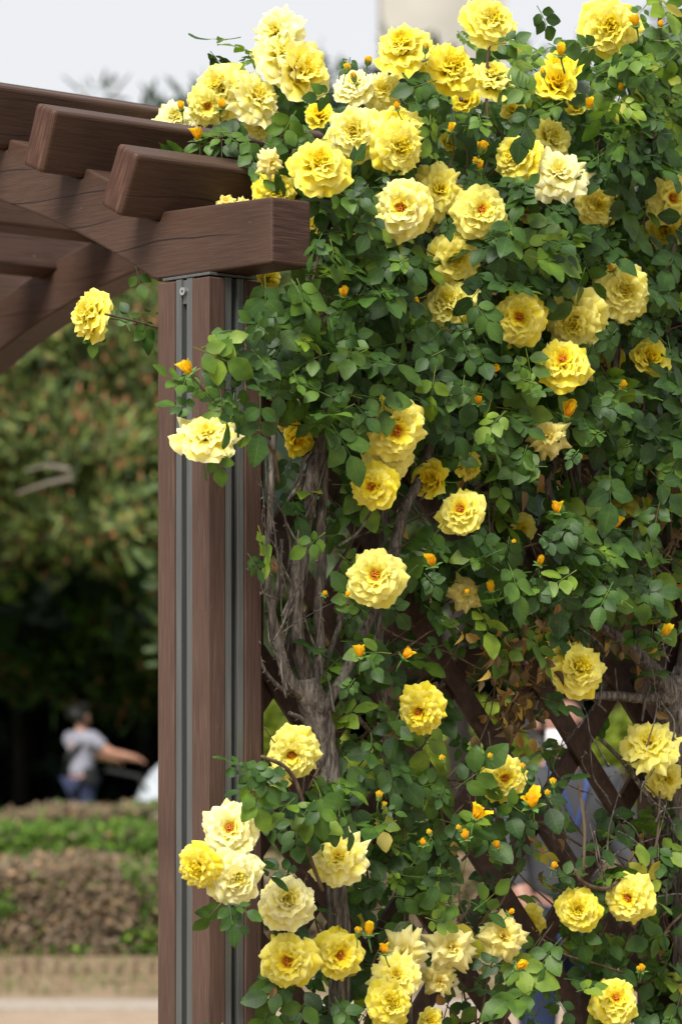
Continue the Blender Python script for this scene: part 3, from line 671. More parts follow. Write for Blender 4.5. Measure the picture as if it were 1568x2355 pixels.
# px, py, diameter px, kind, facing (x, z), depth offset, tint
FL = [
 (637, 70, 108, 'spiky', (-.7, .5), .0, 'p'), (655, 128, 128, 'double', (.2, .5), .05, 'p'), (690, 168, 122, 'cup', (.4, .2), .1, 'p'), (508, 200, 118, 'double', (-.3, .6), .1, 'p'),
 (478, 243, 84, 'open', (-.2, .1), .16, 'y'), (590, 222, 122, 'spiky', (.5, .3), .13, 'p'), (545, 190, 90, 'double', (.0, .9), .02, 'p'), (405, 272, 88, 'double', (-.4, .9), -.2, 'p'),
 (928, 103, 114, 'double', (-.1, .5), .12, 'y'), (1040, 155, 112, 'double', (.6, .3), .14, 'y'), (1133, 175, 92, 'double', (.3, .8), .1, 'y'), (1128, 47, 106, 'double', (.1, .3), .1, 'y'), (1402, 60, 118, 'double', (-.1, .1), .1, 'y'),
 (1290, 162, 82, 'cup', (.2, 1.0), .08, 'y'), (1276, 196, 90, 'cup', (.0, .6), .14, 'y'), (1178, 255, 50, 'cup', (-.4, .6), .03, 'y'), (815, 195, 84, 'double', (-.3, .6), .0, 'p'), (880, 207, 92, 'spiky', (.4, .8), .0, 'p'),
 (815, 305, 116, 'double', (-.5, .3), .08, 'p'), (912, 287, 108, 'double', (.2, .5), .1, 'y'), (918, 338, 108, 'double', (.2, -.1), .18, 'y'), (735, 378, 124, 'double', (.0, .1), .2, 'y'),
 (1265, 318, 102, 'double', (.3, .5), .08, 'y'), (1187, 358, 100, 'double', (-.4, .4), .12, 'y'), (1285, 398, 122, 'spiky', (.4, .6), .2, 'p'), (1375, 470, 92, 'double', (.0, -.1), .14, 'y'),
 (1542, 455, 104, 'open', (.0, .0), .12, 'y'), (1530, 528, 76, 'cup', (.2, -.3), .02, 'y'), (925, 478, 126, 'open', (-.1, .0), .24, 'p'), (1010, 435, 112, 'spiky', (.3, .3), .1, 'y'), (1107, 485, 112, 'open', (.05, -.1), .2, 'y'),
 (1045, 595, 104, 'double', (.3, .0), .12, 'y'), (1032, 693, 116, 'double', (-.2, .3), .1, 'y'), (633, 437, 90, 'double', (.0, .5), .0, 'y'), (617, 640, 52, 'cup', (-.3, -.3), -.05, 'y'),
 (1435, 668, 114, 'double', (.15, -.15), .2, 'y'), (1195, 730, 114, 'open', (.0, .0), .18, 'y'), (1320, 742, 120, 'double', (.0, -.2), .18, 'y'), (1293, 832, 116, 'open', (-.1, .0), .24, 'y'), (1490, 828, 82, 'cup', (.1, .2), .14, 'y'),
 (475, 1002, 124, 'spiky', (-.1, .75), .2, 'p'), (908, 990, 130, 'open', (.0, .1), .24, 'y'), (897, 1048, 104, 'double', (.1, -.3), .14, 'y'), (857, 1120, 95, 'open', (-.1, .1), .2, 'y'),
 (998, 1102, 84, 'cup', (-.5, -.3), .08, 'y'), (1083, 1072, 62, 'double', (1.3, .1), .08, 'y'), (1060, 1175, 97, 'open', (.0, .1), .2, 'y'), (863, 1325, 115, 'open', (.0, .0), .22, 'y'),
 (1072, 1365, 84, 'wilt', (.2, -.2), .1, 'y'), (1262, 1002, 92, 'wilt', (-.3, -.2), .18, 'p'), (1330, 1538, 116, 'double', (.0, .0), .14, 'y'), (965, 1635, 102, 'open', (-.05, .0), .16, 'y'),
 (672, 1735, 110, 'open', (.0, -.1), .1, 'y'), (1160, 1790, 96, 'open', (-.1, .0), .16, 'y'), (1492, 1710, 118, 'spiky', (-.1, .6), .1, 'y'), (1532, 1793, 78, 'double', (.2, -.1), .06, 'y'),
 (530, 1908, 122, 'open', (-.05, .0), .24, 'p'), (458, 1995, 90, 'double', (-.6, -.1), .26, 'y'), (543, 2020, 112, 'double', (.1, -.1), .28, 'p'), (780, 1975, 116, 'spiky', (.1, .2), .18, 'p'), (660, 2070, 112, 'double', (.0, .1), .16, 'p'),
 (662, 2210, 116, 'open', (-.1, .0), .14, 'y'), (780, 2198, 104, 'open', (.1, .05), .14, 'y'), (930, 2196, 100, 'wilt', (.3, -.1), .12, 'p'), (912, 2245, 100, 'spiky', (-.1, .2), .16, 'p'), (1040, 2182, 112, 'wilt', (.1, .4), .14, 'p'),
 (1010, 2258, 78, 'wilt', (.5, -.3), .1, 'y'), (897, 2308, 96, 'double', (.1, .0), .18, 'y'), (1158, 2155, 104, 'wilt', (.2, .2), .14, 'p'), (1205, 2125, 88, 'cup', (.8, -.5), -.1, 'y'),
 (1330, 2092, 86, 'double', (.0, .1), .14, 'y'), (1445, 2067, 106, 'open', (.0, .05), .18, 'y'), (1415, 2300, 102, 'open', (.0, .0), .16, 'y'), (205, 722, 108, 'double', (-1.5, .1), .0, 'y'),
 (985, 2350, 56, 'cup', (.3, .0), .1, 'y'), (680, 1012, 66, 'cup', (.6, -.4), -.02, 'y'), (660, 972, 44, 'cup', (.3, .2), -.05, 'y'), (1202, 1215, 56, 'cup', (.2, -.1), -.05, 'y'), (1405, 822, 50, 'cup', (-.2, .2), -.04, 'y'),
 (735, 268, 60, 'cup', (-.2, .4), -.05, 'y'), (625, 372, 58, 'wilt', (.2, .2), .15, 'y'), (1030, 325, 44, 'cup', (.4, .0), -.05, 'y'), (1070, 232, 60, 'cup', (.2, .2), -.05, 'y'), (1325, 240, 44, 'cup', (.1, .4), .0, 'y'), (1210, 490, 40, 'cup', (.2, .0), -.1, 'y'),
 (520, 462, 42, 'wilt', (-.3, .6), -.1, 'p'), (985, 515, 36, 'cup', (.1, .4), .05, 'y'), (600, 285, 60, 'double', (.1, -.3), .0, 'y'), (725, 520, 46, 'cup', (-.3, .1), .02, 'y'), (560, 470, 50, 'wilt', (.2, .7), -.1, 'p')]
def rose_depth(px, py, off):
    d = dlat(max(px, 480)) - off
    if px < 700 and py < 480:
        d = 6.98 - .25 * (off - .1)
        if (px, py) == (405, 272): d = 7.35
        if (px, py) in ((633, 437), (520, 462), (560, 470)): d = 6.86
        if px == 625: d = 6.72
    if px == 205: d = 6.9
    return d
occ = []; rotation_rng = random.Random(3)
for px, py, dia, kind, (fx, fz), off, tint in FL:
    par = bush_of(px, py); d = rose_depth(px, py, off); p = at(px, py, d)
    n = {'open': 4, 'double': 4, 'cup': 2, 'spiky': 2, 'wilt': 3}[kind]
    me = ROSE[(kind, rotation_rng.randrange(n), tint)]
    o = link(bpy.data.objects.new('rose_flower', me), par)
    side = math.hypot(fx, fz)
    f = Vector((fx + rotation_rng.uniform(-.42, .42), -1, fz * .8 + rotation_rng.uniform(-.35, .5))).normalized(); s = dia * d / F * (1.06 if kind != 'wilt' else 1.05)
    q = f.to_track_quat('Z', 'Y') @ Quaternion((0, 0, 1), rotation_rng.uniform(0, 6.28))
    o.location = p - Vector((par.location.x, par.location.y, 0)) - f * s * .08
    o.rotation_euler = q.to_euler(); sq = rotation_rng.uniform(.92, 1.06); o.scale = (s, s * sq, s * 1.0)
    if kind == 'wilt': o['label'] = 'wilted pale bloom with drooping petals'
    if kind == 'open': link(bpy.data.objects.new('stamens', ME_ST), o)
    if dia > 60: link(bpy.data.objects.new('calyx', ME_CX), o)
    occ.append((px, py, dia / 2, d))
# px, py, size px (height), kind, tilt x
BL = [(789, 670, 32, 1, .1), (718, 727, 36, 1, 0), (437, 842, 44, 2, -.3), (1034, 290, 28, 2, .2), (1105, 335, 34, 0, .3), (1104, 375, 34, 1, .1), (457, 307, 36, 2, -.4), (508, 235, 34, 1, .2), (418, 240, 30, 1, -.4),
      (1290, 113, 36, 2, 0), (1355, 236, 34, 2, .3), (1426, 197, 26, 1, .1), (1130, 845, 28, 1, .7), (1102, 916, 32, 1, 0), (1428, 880, 32, 1, .3), (1302, 938, 56, 0, .2), (995, 1287, 38, 2, 0), (1240, 1288, 28, 2, .1),
      (1130, 1350, 28, 2, .1), (828, 1498, 34, 2, 0), (928, 1500, 34, 2, .5), (1280, 1168, 32, 2, 0), (1411, 1198, 36, 2, .4), (1524, 1448, 34, 2, .6), (797, 1365, 20, 1, .4), (1092, 1866, 46, 3, .1), (1225, 1837, 46, 3, -.2),
      (1070, 1920, 30, 1, .1), (1145, 1940, 30, 1, -.6), (1270, 1990, 24, 1, .3), (848, 2138, 32, 2, .1), (885, 2183, 30, 2, -.1), (1408, 612, 26, 1, -.2), (1432, 600, 26, 1, .4), (1188, 2212, 40, 1, 1.2), (845, 137, 24, 0, .3),
      (1475, 2225, 26, 1, .1), (745, 1362, 20, 1, .5), (975, 1935, 26, 1, 0), (914, 240, 28, 1, 0), (1170, 2095, 22, 1, 1), (1463, 45, 34, 2, 0), (1520, 52, 24, 1, .2), (1095, 365, 22, 1, -.6), (960, 690, 26, 1, 0), (1075, 1360, 20, 1, .2), (1180, 1245, 18, 1, .3)]
GBL = [(1203, 1765, 24), (870, 1830, 26), (882, 1852, 20), (1272, 1800, 26), (1262, 1825, 22), (822, 2143, 26), (795, 155, 26), (978, 108, 26), (1058, 1905, 20), (990, 1915, 20), (1250, 165, 22), (815, 175, 24), (1020, 1745, 22), (1130, 1740, 20), (1468, 2230, 18)]
for px, py, h, k, tx in BL:
    par = bush_of(px, py); d = rose_depth(px, py, .22); p = at(px, py + h * .4, d); s = h * d / F * (.82 if k < 2 else .95)
    o = link(bpy.data.objects.new('rosebud', BUD[k]), par); f = Vector((tx + rotation_rng.uniform(-.35, .35), rotation_rng.uniform(-.7, -.1), 1)).normalized(); s *= rotation_rng.uniform(.85, 1.1)
    o.location = p - Vector((par.location.x, par.location.y, 0)); o.rotation_euler = (f.to_track_quat('Z', 'Y') @ Quaternion((0, 0, 1), rotation_rng.uniform(0, 6))).to_euler()
    o.scale = (s * (1.25 if k == 0 and h > 50 else 1.6), s * (1.25 if k == 0 and h > 50 else 1.6), s)
    link(bpy.data.objects.new('bud_calyx', BCX[1 if k else 0] if h < 50 else BCX[1]), o); occ.append((px, py, h * .45, d))
for px, py, h in GBL:
    par = bush_of(px, py); d = rose_depth(px, py, .22); p = at(px, py + h * .4, d); s = h * d / F
    o = link(bpy.data.objects.new('rosebud', BUD[0]), par); o['label'] = 'closed green bud'
    f = Vector((rotation_rng.uniform(-.3, .3), -.2, 1)).normalized()
    o.location = p - Vector((par.location.x, par.location.y, 0)); o.rotation_euler = f.to_track_quat('Z', 'Y').to_euler(); o.scale = (s * 1.2, s * 1.2, s * .9)
    link(bpy.data.objects.new('bud_calyx', BCX[0]), o)

# ------------------------------------------------------------------ trunks, canes, thorns
random.seed(11)
trunk = {B1: MB(), B2: MB()}; canes = {B1: MB(), B2: MB()}; fol = {B1: MB(), B2: MB()}; dead = {B1: MB(), B2: MB()}
def limb(mb, pts, off, tone=.5, n=10, wob=.06, thorns=0, jit=2.0):
    sp = spline([(x + random.uniform(-jit, jit), y, r, (off if not isinstance(off, (list, tuple)) else off[i])) for i, (x, y, r) in enumerate(pts)], 6)
    P3, rs = [], []
    for x, y, r, of in sp:
        d = dlat(x) - of; P3.append(at(x, y, d)); rs.append(max(.0006, r * d / F * (1 + random.uniform(-.06, .06))))
    mb.tube(P3, rs, n, wob=wob, tone=tone)
    for _ in range(thorns):
        i = random.randrange(1, len(P3) - 1); p = P3[i]; a = Vector((random.choice((-1, 1)) * random.uniform(.5, 1), random.uniform(-.8, .2), random.uniform(-.6, -.1))).normalized()
        mb.tube([p + a * rs[i] * .7, p + a * (rs[i] + .003), p + a * (rs[i] + .007) + Vector((0, 0, -.0015))], [.003, .0015, .0003], 5, tone=tone)
limb(trunk[B1], [(786, 3700, 34), (784, 3200, 31), (790, 2700, 28), (782, 2400, 26), (780, 2180, 26), (774, 2050, 25), (766, 1900, 27), (758, 1800, 29), (742, 1715, 32), (726, 1640, 36), (712, 1592, 34), (705, 1560, 26)], .03, n=14)
for pts, th in (([(708, 1605, 24), (668, 1568, 21), (640, 1485, 15), (625, 1400, 12), (612, 1300, 10), (624, 1180, 10), (628, 1050, 10), (632, 920, 8), (603, 862, 6)], 26),
            ([(712, 1600, 25), (690, 1500, 22), (680, 1400, 22), (686, 1300, 24), (702, 1180, 26), (720, 1080, 25), (745, 1000, 20), (765, 880, 15), (780, 760, 10)], 6),
            ([(718, 1600, 22), (735, 1500, 16), (730, 1400, 14), (742, 1300, 15), (735, 1200, 15), (745, 1100, 12), (730, 980, 10)], 18),
            ([(735, 1640, 20), (775, 1580, 16), (820, 1490, 14), (868, 1380, 13), (905, 1270, 18), (932, 1170, 17), (975, 1080, 14), (1000, 960, 14), (1030, 850, 12), (1062, 750, 9), (1100, 650, 7)], 6),
            ([(945, 2400, 9), (930, 2050, 10), (905, 1900, 12), (893, 1800, 11), (885, 1620, 12), (873, 1450, 13), (882, 1280, 15), (880, 1150, 13), (890, 1000, 9), (850, 880, 6)], 8),
            ([(600, 1180, 5), (598, 1300, 5), (592, 1420, 5), (600, 1520, 6), (640, 1580, 7), (700, 1610, 7)], 16),
            ([(730, 1650, 9), (790, 1630, 7), (830, 1662, 8), (858, 1690, 6)], 3), ([(735, 1720, 9), (700, 1660, 8), (665, 1640, 6)], 2),
            ([(655, 1160, 6), (690, 1105, 5), (700, 1060, 5), (745, 1010, 4)], 6), ([(660, 1560, 9), (640, 1500, 9), (625, 1430, 8), (640, 1330, 7), (650, 1240, 5)], 14),
            ([(745, 1560, 8), (760, 1500, 9), (785, 1420, 7), (775, 1360, 5), (790, 1300, 4)], 8), ([(625, 1410, 6), (655, 1330, 5), (668, 1260, 5), (655, 1180, 4), (690, 1090, 4)], 8)):
    limb(trunk[B1], [(x, y, r * .78) for x, y, r in pts], random.choice((.0, .03, .06)), thorns=th)
limb(trunk[B2], [(1606, 3700, 50), (1604, 3200, 46), (1600, 2600, 44), (1594, 2300, 42), (1580, 2050, 40), (1568, 1850, 38), (1560, 1720, 42), (1556, 1640, 46), (1566, 1560, 34)], .04, n=14)
for pts, th in (([(1552, 1622, 24), (1520, 1606, 15), (1470, 1606, 12), (1400, 1600, 11), (1335, 1603, 8), (1300, 1600, 5)], 2), ([(1556, 1620, 30), (1510, 1555, 22), (1460, 1500, 17), (1405, 1455, 13), (1340, 1420, 9), (1280, 1330, 7)], 4),
            ([(1566, 1600, 30), (1585, 1480, 22), (1600, 1300, 18), (1598, 1100, 16), (1560, 900, 12), (1520, 700, 9)], 6), ([(1560, 1950, 8), (1500, 1850, 7), (1440, 1760, 6), (1380, 1700, 5)], 4),
            ([(1290, 1190, 8), (1260, 1120, 9), (1275, 1050, 8), (1240, 980, 7), (1170, 860, 6)], 5), ([(1410, 900, 9), (1415, 780, 10), (1400, 650, 9), (1370, 520, 7)], 4), ([(1360, 1350, 6), (1340, 1180, 7), (1330, 1060, 8), (1370, 900, 7)], 4)):
    limb(trunk[B2], pts, random.choice((.02, .05)), thorns=th)

DM = ["000000011145", "020013343699", "122455765999", "245888888999", "246888889999", "015888999999", "000799999999", "000799999999", "002899999999", "016899999999",
      "138898999999", "137888899998", "135787889987", "024576788898", "002465775687", "002563564577", "004533577786", "002344778876", "001454677766", "001553456654",
      "000553234332", "000154123111", "001154312112", "013364263114", "037744354114", "015755565224", "013666665334", "012265644556", "011152333565", "001433343555",
      "004566542455", "004454442345"]
def dens(px, py):
    if px < 400 or px > 1680: return 0
    j = int(min(11, (px - 400) // 100)); i = int(py // 75)
    if i < 0: return 0
    if i >= len(DM): return 4 if py < 3500 else 0
    if 1210 < px < 1490 and 1570 < py < 1990: return int(DM[i][j]) * .55
    return int(DM[i][j]) * (.75 if 600 < px < 800 and 1080 < py < 1640 else 1)
# bare twigs fanning up from the fork
for _ in range(32):
    x, y = random.choice(((random.uniform(610, 660), random.uniform(1250, 1600)), (random.uniform(640, 820), random.uniform(1150, 1640)), (random.uniform(820, 1000), random.uniform(900, 1500)))); a = random.gauss(-1.45, .45); pts = []; r = random.uniform(1.4, 4.0)
    for k in range(random.randint(3, 7)):
        pts.append((x, y, r)); a += random.gauss(0, .2); st = random.uniform(35, 70); x += math.cos(a) * st * (1 if x > 625 else .2); y += math.sin(a) * st; r *= .82
    limb(trunk[B1], pts, random.uniform(.0, .14), tone=random.random(), n=6, wob=0, thorns=random.randint(0, 3))
for _ in range(40):
    x, y = random.uniform(1300, 1560), random.uniform(1500, 2100); a = random.gauss(-1.6, .7); pts = []; r = random.uniform(1.3, 3.2)
    for k in range(random.randint(3, 6)):
        pts.append((x, y, r)); a += random.gauss(0, .3); st = random.uniform(25, 60); x += math.cos(a) * st; y += math.sin(a) * st; r *= .85
    limb(trunk[B2], pts, random.uniform(.04, .16), tone=random.random(), n=6, wob=0, thorns=2)
# canes wandering through the bush
for _ in range(300):
    for tr_ in range(60):
        x, y = random.uniform(640, 1650), random.uniform(330, 2700)
        if dens(x, y) >= random.randint(2, 7): break
    par = bush_of(x, y); a = random.gauss(-1.57, .7); pts = []; r = random.uniform(1.4, 4.2); off = random.uniform(-.1, .1)
    for k in range(random.randint(4, 8)):
        pts.append((x, y, r)); a += random.gauss(0, .28); st = random.uniform(35, 80); x += math.cos(a) * st; y += math.sin(a) * st; r *= .9
        if dens(x, y) < 1 or y < 260 or (x < 720 and y < 620): break
    if len(pts) > 2: limb(canes[par], pts, off, tone=random.random(), n=6, wob=0, thorns=random.randint(0, 4))
for pts, of in (([(1517, -40, 5), (1515, 60, 5), (1508, 180, 5), (1503, 300, 5), (1480, 420, 4)], .1), ([(1128, 90, 3), (1122, 140, 3.4), (1118, 230, 3.5), (1125, 330, 4)], .1), ([(1552, 560, 4), (1520, 640, 4), (1480, 700, 3)], .15),
            ([(560, 1000, 3), (545, 975, 3), (590, 1000, 3.5), (630, 1040, 4), (640, 1110, 4)], .12), ([(437, 860, 2.5), (455, 880, 2.5), (500, 930, 3), (560, 960, 3.5), (620, 1010, 4)], .16), ([(240, 722, 2.6), (300, 735, 2.6), (360, 752, 2.8), (420, 770, 3), (520, 800, 4), (600, 900, 4)], -.2),
            ([(600, 1740, 4), (660, 1770, 5), (700, 1850, 5), (705, 1950, 5), (740, 2050, 5)], .16), ([(1320, 2000, 4), (1340, 2030, 5), (1390, 2045, 5), (1430, 2020, 4)], .16), ([(1340, 2010, 3), (1342, 1900, 4), (1330, 1800, 3)], .18)):
    limb(canes[bush_of(pts[1][0], pts[1][1])], pts, of, tone=.7, n=7, wob=0, thorns=2)

# ------------------------------------------------------------------ rose leaves
def leaflet(b, p, d, nrm, L, tone, curl=.18, fold=.16, wdt=.34):
    s = d.cross(nrm).normalized(); nrm = s.cross(d).normalized()
    st = ((0, .04), (.14, .62), (.32, .96), (.52, 1.0), (.72, .76), (.88, .40), (1.0, .0)); vs = []; uv = []
    cu = random.uniform(.3, 1.5) * curl; wv = random.uniform(-.05, .05)
    for k, (v, w_) in enumerate(st):
        c = p + d * (L * v) - nrm * (cu * L * v * v); wd = L * wdt * w_; ser = 1 + (.07 if k % 2 else -.04)
        for u in (-1, -.5, 0, .5, 1):
            vs.append(c + s * (wd * u * (ser if abs(u) == 1 else 1)) + nrm * (fold * abs(u) * wd + wv * L * u * math.sin(v * 5) - .012 * L * (1 if abs(u) == 1 and k % 2 else 0)))
            uv.append((u, v))
    fs = [(k * 5 + i, k * 5 + i + 1, (k + 1) * 5 + i + 1, (k + 1) * 5 + i) for k in range(6) for i in range(4)]
    b.add(vs, fs, 0, tone, uv)
def spray(par, p, axis, nrm, size, tone, nleaf=5):
    b = fol[par]; a = axis.normalized(); s = a.cross(nrm).normalized(); nrm = s.cross(a).normalized(); L = size * 1.25
    droop = random.uniform(.0, .3)
    P3 = [p + a * (L * q) - nrm * (droop * L * q * q) for q in (0, .35, .7, 1.0)]
    b.tube(P3, [.0011, .001, .0008, .0006], 4, tone=min(.95, tone + .25), cap=False)
    jit = lambda v: (v + Vector(rng.normal(size=3) * .16)).normalized()
    prs = [(.35, .74), (.7, .9)] if nleaf == 5 else ([(.55, .85)] if nleaf == 3 else [(.25, .66), (.5, .8), (.75, .9)])
    for q, k in prs:
        c = p + a * (L * q) - nrm * (droop * L * q * q)
        for sg in (-1, 1):
            dd = (a * .55 + s * sg * .85).normalized()
            leaflet(b, c + s * sg * .003, jit(dd), jit(nrm + s * sg * -.1), size * k * random.uniform(.85, 1.1), max(0, min(1, tone + random.gauss(0, .06))))
    leaflet(b, P3[-1], jit(a - nrm * droop), jit(nrm), size * random.uniform(1.0, 1.2), max(0, min(1, tone + random.gauss(0, .06))))
OUT = Vector((.35, -1, 0)).normalized()
def blocked(px, py, d, rad):
    for ox, oy, orad, od in occ:
        if d < od + .02 and (px - ox) ** 2 + (py - oy) ** 2 < (orad * .72 + rad) ** 2: return True
    return False
def put(px, py, d, par=None, size=None, tone=None, ax=None, up=None, nl=None, free=False):
    size = size or random.choice((.024, .030, .036, .042, .047, .056)) * random.uniform(.9, 1.1)
    if not free and blocked(px, py, d, 26): return
    par = par or bush_of(px, py)
    nrm = (OUT * random.uniform(.5, 1.1) + Vector((0, 0, random.uniform(.15, .9))) + Vector(rng.normal(size=3) * .38)).normalized()
    if ax is None:
        th = random.gauss(-math.pi / 2, 1.35); ax = Vector((math.cos(th), 0, math.sin(th))) + Vector(rng.normal(size=3) * .35) + OUT * .25
    ax = ax - nrm * ax.dot(nrm) * .8
    if tone is None:
        tone = min(.85, max(0, random.gauss(.30, .17)))
        if random.random() < .14: tone = random.uniform(.62, .9)
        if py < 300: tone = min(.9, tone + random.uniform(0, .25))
        if random.random() < .012: tone = random.uniform(.95, 1)
    p = at(px, py, d) - ax.normalized() * size * .9
    spray(par, p, ax, nrm, size, tone, nl or random.choice((5, 5, 5, 3, 7)))
for i in range(0, 50):
    for j in range(0, 13):
        x0, y0 = 400 + j * 100, i * 75
        dn = dens(x0 + 50 if j < 12 else 1599, y0 + 37)
        if y0 > 2400: dn = 3
        if j == 12: dn = int(dn * .7)
        for _ in range(int(dn * (1.6 if dn >= 7 else 1.0 if dn >= 5 else .75) + random.random())):
            px, py = x0 + random.uniform(-12, 112), y0 + random.uniform(-10, 85)
            if px < 720 and 455 < py < 640: continue
            if px < 590 and 380 < py < 470: continue
            bulk = .30 if dn >= 7 else .2
            if px < 715 and py < 460:
                d = random.uniform(6.74, 6.98) if py > 290 else random.uniform(6.8, 7.25)
            elif px < 615 and py > 620: d = 6.55 - random.uniform(0, .14)
            else: d = dlat(px) - random.uniform(-.14, bulk)
            put(px, py, d)
# a second, deeper layer inside the thickest part, its leaves toned dark for inner shade
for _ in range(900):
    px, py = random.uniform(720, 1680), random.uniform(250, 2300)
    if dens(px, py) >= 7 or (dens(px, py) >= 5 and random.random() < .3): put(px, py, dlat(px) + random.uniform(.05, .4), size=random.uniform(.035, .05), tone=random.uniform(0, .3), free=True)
# sprays that leave the bush, set one by one: (px, py, depth, size, tone, axis x, axis z)
for px, py, d, sz, tn, ax, az in ((300, 725, 6.88, .026, .3, -.3, .9), (335, 760, 6.88, .034, .35, .3, -1), (290, 740, 6.88, .026, .3, -.2, .8), (345, 720, 6.88, .028, .3, .8, .5), (215, 775, 6.9, .03, .5, .1, -1), (318, 640, 6.86, .03, .45, .2, -1),
        (395, 870, 6.5, .032, .65, -1, .1), (425, 875, 6.5, .03, .5, -.2, -.9), (500, 790, 6.5, .028, .35, -.2, 1), (520, 830, 6.5, .03, .3, -.6, -.4), (420, 930, 6.48, .036, .4, -.8, .5), (470, 900, 6.5, .032, .5, -.3, .7), (510, 905, 6.5, .032, .4, .2, .9),
        (500, 1060, 6.46, .034, .5, .1, -1), (545, 940, 6.5, .03, .35, .4, .7), (565, 990, 6.52, .03, .35, .5, -.2), (530, 870, 6.52, .03, .3, .3, .8), (560, 880, 6.52, .03, .3, -.1, -.8),
        (540, 1750, 6.5, .028, .3, -.9, .5), (560, 1780, 6.5, .028, .28, -1, .1), (560, 1810, 6.5, .030, .3, -.9, -.3), (600, 1770, 6.5, .030, .3, -.3, .9), (620, 1830, 6.5, .032, .3, -.2, -1), (580, 1850, 6.5, .03, .3, -.5, -.8), (640, 1800, 6.5, .03, .3, .2, .9),
        (490, 2100, 6.4, .036, .4, -.5, -.9), (535, 2110, 6.4, .04, .3, .2, -1), (555, 2085, 6.4, .03, .4, .9, -.5), (560, 110, 7.0, .036, .7, -.4, .9), (560, 135, 7.0, .034, .6, -1, 0), (590, 150, 7.0, .03, .6, .3, .8), (1195, 90, 6.85, .045, .75, 1, .2), (1165, 95, 6.85, .035, .4, .8, .1),
        (1350, 110, 6.95, .045, .4, -1, -.2), (1235, 120, 6.9, .034, .5, -1, .0), (470, 330, 6.95, .03, .55, -1, -.3), (500, 315, 6.95, .032, .6, -.6, .5), (540, 320, 6.92, .034, .5, .5, -.5), (600, 400, 6.74, .03, .5, .5, -.8), (640, 395, 6.76, .034, .45, .2, -.8), (700, 330, 6.8, .036, .4, -.3, -.9)):
    put(px, py, d, size=sz, tone=tn, ax=Vector((ax, -.15, az)), nl=3 if sz < .034 else 5, free=True)
# withered leaves
for _ in range(520):
    cx, cy, sx, sy, dd = random.choice(((1185, 1570, 45, 80, .12), (1200, 1480, 70, 45, .1), (1340, 1430, 90, 60, .05), (1480, 1250, 90, 120, .05), (1540, 1120, 40, 60, .1), (1180, 1620, 30, 60, .1), (1000, 900, 300, 300, .02), (1300, 1900, 300, 300, .06), (1350, 1200, 200, 200, .04)))
    px, py = random.gauss(cx, sx), random.gauss(cy, sy)
    if px < 620 or px > 1650 or dens(px, py) < 1: continue
    d = dlat(px) - random.uniform(-.05, dd + .06)
    if blocked(px, py, d, 14): continue
    ax = Vector((random.gauss(0, .6), random.gauss(0, .4), -1)).normalized(); nm = Vector(rng.normal(size=3)) + OUT
    leaflet(dead[bush_of(px, py)], at(px, py, d), ax, nm.normalized(), random.uniform(.018, .036), random.random() ** 1.5 if sx < 100 else random.random(), .9, .8, .3)
for par in (B1, B2):
    for mb, nm, mt, sm in ((trunk[par], 'trunk', M_bark, True), (canes[par], 'canes', M_cane, True), (fol[par], 'foliage', M_leaf, True), (dead[par], 'withered_leaves', M_dead, True)):
        o = mb.build(nm, mt, par, smooth=sm, world=True)
        if nm == 'withered_leaves': o['label'] = 'dry brown withered leaves'
# dried hips
hb = MB(); hb.tube([(0, 0, -.5), (0, 0, -.3), (0, 0, 0), (0, 0, .3), (0, 0, .42)], [.15, .4, .52, .36, .12], 9)
for i in range(5):
    a = i * 1.256; hb.tube([(0.1 * math.cos(a), .1 * math.sin(a), .38), (.35 * math.cos(a), .35 * math.sin(a), .75)], [.07, .02], 4)
ME_HIP = mesh_of(hb, 'rose_hip', plain('dark_hip', (.07, .03, .028), .6))
for px, py, s in ((508, 315, 17), (1060, 228, 19), (312, 742, 20), (1505, 372, 17), (1512, 288, 17), (630, 711, 17), (800, 1388, 18), (1210, 1525, 17), (1462, 288, 14), (1452, 640, 14)):
    par = bush_of(px, py); d = 6.85 if px in (508, 312) else dlat(px) - .22; o = link(bpy.data.objects.new('rose_hip', ME_HIP), par)
    o.location = at(px, py, d) - Vector((par.location.x, par.location.y, 0)); k = s * d / F * .6; o.scale = (k, k, k * 1.1); o.rotation_euler = (random.uniform(.3, 1.6), random.uniform(-1, 1), 0)

# ------------------------------------------------------------------ people
def skin(name, verts, edges, radii, m, parent, sub=2):
    me = bpy.data.meshes.new(name); me.from_pydata([tuple(v) for v in verts], edges, []); me.materials.append(m)
    o = bpy.data.objects.new(name, me); link(o, parent)
    o.modifiers.new('skin', 'SKIN').use_smooth_shade = True
    for i, r in enumerate(radii):
        sv = me.skin_vertices[0].data[i]; sv.radius = r if isinstance(r, tuple) else (r, r)
    me.skin_vertices[0].data[0].use_root = True
    sb = o.modifiers.new('sub', 'SUBSURF'); sb.levels = sub; sb.render_levels = sub; return o
M_skin = plain('skin', (.52, .27, .18), .5, noise=8); M_skin2 = plain('light_skin', (.30, .155, .11), .5, noise=8)
M_hair = plain('dark_hair', (.012, .01, .01), .5); M_white = plain('white_cloth', (.46, .50, .54), .8, noise=5); M_mask = plain('mask_white', (.55, .55, .55), .8)
M_shirt, t_, b_ = mat('striped_shirt'); tc_ = N(t_, 'ShaderNodeTexCoord'); wv_ = N(t_, 'ShaderNodeTexWave', Scale=16.0, Distortion=.0); wv_.bands_direction = 'Z'
t_.links.new(tc_.outputs['Object'], wv_.inputs['Vector']); rr_ = ramp(t_, [(.45, (.34, .34, .40)), (.6, (.22, .22, .27))], wv_.outputs[0]); t_.links.new(rr_.outputs[0], b_.inputs['Base Color']); b_.inputs['Roughness'].default_value = .9
